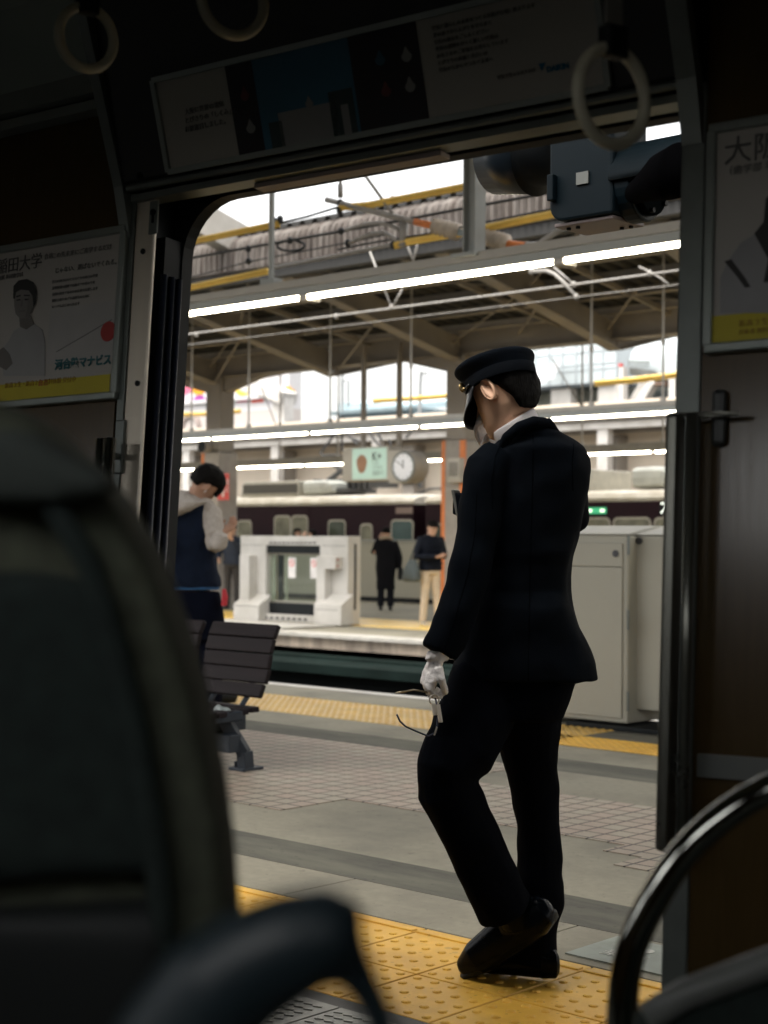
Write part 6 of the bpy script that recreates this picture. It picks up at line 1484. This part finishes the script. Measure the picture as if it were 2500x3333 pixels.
# gloves
glv = mat('white_cotton_glove', (.80, .77, .75), .85, var=.06, scale=60, bump=.35, bs=120)
gw = PC(946, 1416, Z0-.16); gd_ = (PC(918, 1490, Z0-.15)-gw).normalized()
b = MB(); b.rings([(gw-gd_*.012, Rh, Fh, .030, .026, 2.3), (gw+gd_*.012, Rh, Fh, .030, .026, 2.3)], 14)
hand_mesh(b, gw+gd_*.005, gd_, Rh*.85+Fh*.35-Vector((0, 0, .1)), .88, 1.15, 1, left=False)
g1 = b.fuse('glove', glv, None, .0032, 3, noise=.006, nscale=.02); ps.append(g1)
b = MB(); gw2 = PC(1064, 978, Z0+.13); gd2 = (PC(1036, 925, Z0+.10)-gw2).normalized()
hand_mesh(b, gw2, gd2, -Fh*.4+Rh*.7, .86, .55, 1, left=True); b.tube([gw2-gd2*.03, gw2+gd2*.01], [.032, .028], 12); ps.append(b.fuse('glove', glv, None, .0032, 3))
adopt(con, *ps)
# items in his left hand
pen = MB().tube([PC(855, 1497, Z0-.22), PC(893, 1490, Z0-.18), PC(940, 1498, Z0-.13)], .0022, 8).build('key_rod', mat('brass_wire', (.35, .30, .2), .35, metal=.8), smooth=True); tag(pen, 'thin metal key rod poking left out of the lower white glove', 'key')
cordm = mat('cord_navy', (.02, .025, .05), .5)
cord = MB().tube([PC(x, y, Z) for x, y, Z in ((857, 1543, 3.86), (864, 1558, 3.86), (876, 1569, 3.87), (900, 1580, 3.88), (925, 1590, 3.88), (942, 1582, 3.88), (946, 1550, 3.88), (942, 1515, 3.90), (938, 1500, 3.92))], .0024, 8).build('cord', cordm, smooth=True); tag(cord, 'dark stiff cord hanging from the lower white glove and sticking out to the left', 'cord')
b = MB(); b.torus(PC(938, 1512, 3.90), R, U, .012, .0022, 16, 6); b.bar(PC(936, 1520, 3.89), PC(940, 1545, 3.88), .012, .004, (0, 0, 1)); b.bar(PC(946, 1522, 3.89), PC(952, 1560, 3.87), .010, .004); b.bar(PC(944, 1570, 3.86), PC(938, 1588, 3.86), .008, .004)
tag(b.build('key_bunch', steel), 'small bunch of metal keys dangling below the lower white glove', 'keys')
# ------------------------------------------------------------------ dark camera housing hanging over the platform
hsm = mat('housing_dark_teal', (.0018, .008, .012), .5, var=.1, scale=8, spec=.2)
YH = 3.35; cH = crop(1200, 400, .60277)
hz = empty('monitor_housing', PY(*cH(1160, 400), YH), 'dark teal camera housing with round hoods hanging outside the top of the doorway', 'camera housing'); ps = []
q0 = PY(*cH(975, 300), YH); q1 = PY(*cH(1318, 300), YH); zt = PY(*cH(1150, 60), YH).z; zb = PY(*cH(1100, 522), YH).z
ww = q1.x-q0.x; yf, ybk = YH, YH+.16; rr = .045
prof = [(q0.x, zt+.25), (q0.x, zb+rr)]+[(q0.x+rr-rr*math.cos(a), zb+rr-rr*math.sin(a)) for a in [rad(15*k) for k in range(1, 7)]]
prof2 = [(x, z) for x, z in prof]+[(q1.x, zb), (q1.x, zt+.25)]
b = MB().prism([(x, yf, z) for x, z in prof2], (0, ybk-yf, 0)); ps.append(b.build('case', hsm, bevel=.008))
ps.append(MB().box(q0.x+.01, q1.x-.005, yf+.01, ybk-.005, zb-.012, zb-.001).build('base_plate', mat('plate_taupe', (.20, .16, .15), .5), bevel=.003))
b = MB()
for (x, y) in ((1113, 540), (1163, 553), (1303, 516), (1353, 530)): q = PY(*cH(x, y), YH+.02); b.cyl((q.x-.03, YH+(.035 if y > 530 else .12), zb-.018), (q.x-.03, YH+(.035 if y > 530 else .12), zb-.012), .006, 8)
ps.append(b.build('bolt', dark))
q = PY(*cH(1159, 299), YH); ps.append(MB().box(q.x-.019, q.x+.019, YH-.006, YH-.001, q.z-.016, q.z+.016).build('rating_plate', mat('plate_white', (.22, .23, .21), .5)))
q = PY(*cH(998, 355), YH); ps.append(MB().box(q.x-.008, q.x+.012, YH-.02, YH-.001, q.z-.035, q.z+.035).build('hinge', hsm, bevel=.003))
# left hood
a_ = PY(*cH(700, 170), YH+.18); c_ = PY(*cH(985, 165), YH+.18); rL = .115
b = MB().tube([a_, a_.lerp(c_, .75)], [rL, rL*.98], 32); ps.append(b.build('hood', mat('hood_black', (.010, .016, .022), .3, spec=.6), smooth=True))
b = MB().tube([a_.lerp(c_, .74), a_.lerp(c_, .80), c_+(c_-a_)*.15], [rL*1.04, rL*.80, rL*.70], 32); ps.append(b.build('hood_collar', dark, smooth=True))
# right hood
a_ = PY(*cH(1345, 275), YH-.02); cH1 = PY(*cH(1450, 400), YH+.10); ax = Vector((1, 0, 0))
cR = Vector((q1.x, YH+.085, PY(*cH(1400, 325), YH+.05).z))
def dshape(x, s=1.): return [(x, cR.y+s*.082*math.cos(rad(t)), cR.z+s*.100*math.sin(rad(t))) for t in range(0, 360, 12)]
ps.append(MB().prism(dshape(q1.x-.002), (.05, 0, 0)).build('flange', hsm, bevel=.006))
ps.append(MB().prism(dshape(q1.x+.05, .86), (.02, 0, 0)).build('flange', mat('flange_black', (.004, .006, .007), .9, spec=.02), bevel=.004))
b = MB(); 
for t in range(0, 360, 60): b.cyl((q1.x+.05, cR.y+.062*math.cos(rad(t+20)), cR.z+.076*math.sin(rad(t+20))), (q1.x+.078, cR.y+.062*math.cos(rad(t+20)), cR.z+.076*math.sin(rad(t+20))), .007, 8)
ps.append(b.build('bolt', dark))
b = MB()
arc = [(q1.x-.01, cR.y+.092*math.cos(rad(t)), cR.z+.108*math.sin(rad(t))) for t in range(20, 181, 10)]
vs = arc+[(x+.42, y, z+.0) for x, y, z in arc]; n = len(arc); b.add(vs, [(i, i+1, n+i+1, n+i) for i in range(n-1)])
o = b.build('visor_hood', hsm, smooth=True); s_ = o.modifiers.new('s', 'SOLIDIFY'); s_.thickness = .006; ps.append(o)
b = MB(); e0 = PY(*cH(1400, 400), YH+.05); b.tube([e0, PY(*cH(1500, 345), YH-.0), PY(*cH(1600, 290), YH-.04), PY(*cH(1700, 250), YH-.08)], [.022, .038, .060, .066], 24); ps.append(b.build('lens_tube', mat('tube_matt_black', (.002, .002, .0025), .95, spec=.02), smooth=True))
# post above
q = PY(*S(2080, 430), YH+.18); ps.append(MB().box(q0.x+.02, q1.x+.09, YH+.03, YH+.15, zt+.2, 3.2).build('post', lgrey, bevel=.01))
adopt(hz, *ps)

for o in [x for x in bpy.data.objects if x.type == 'MESH' and x.name.split('.')[0] in ('hanger', 'post', 'duct', 'socket', 'foot', 'rafter', 'rafter_end', 'stay_rod', 'pillar', 'hinge', 'screw', 'bolt', 'support', 'button', 'beam_post')]:
    split_loose(o)
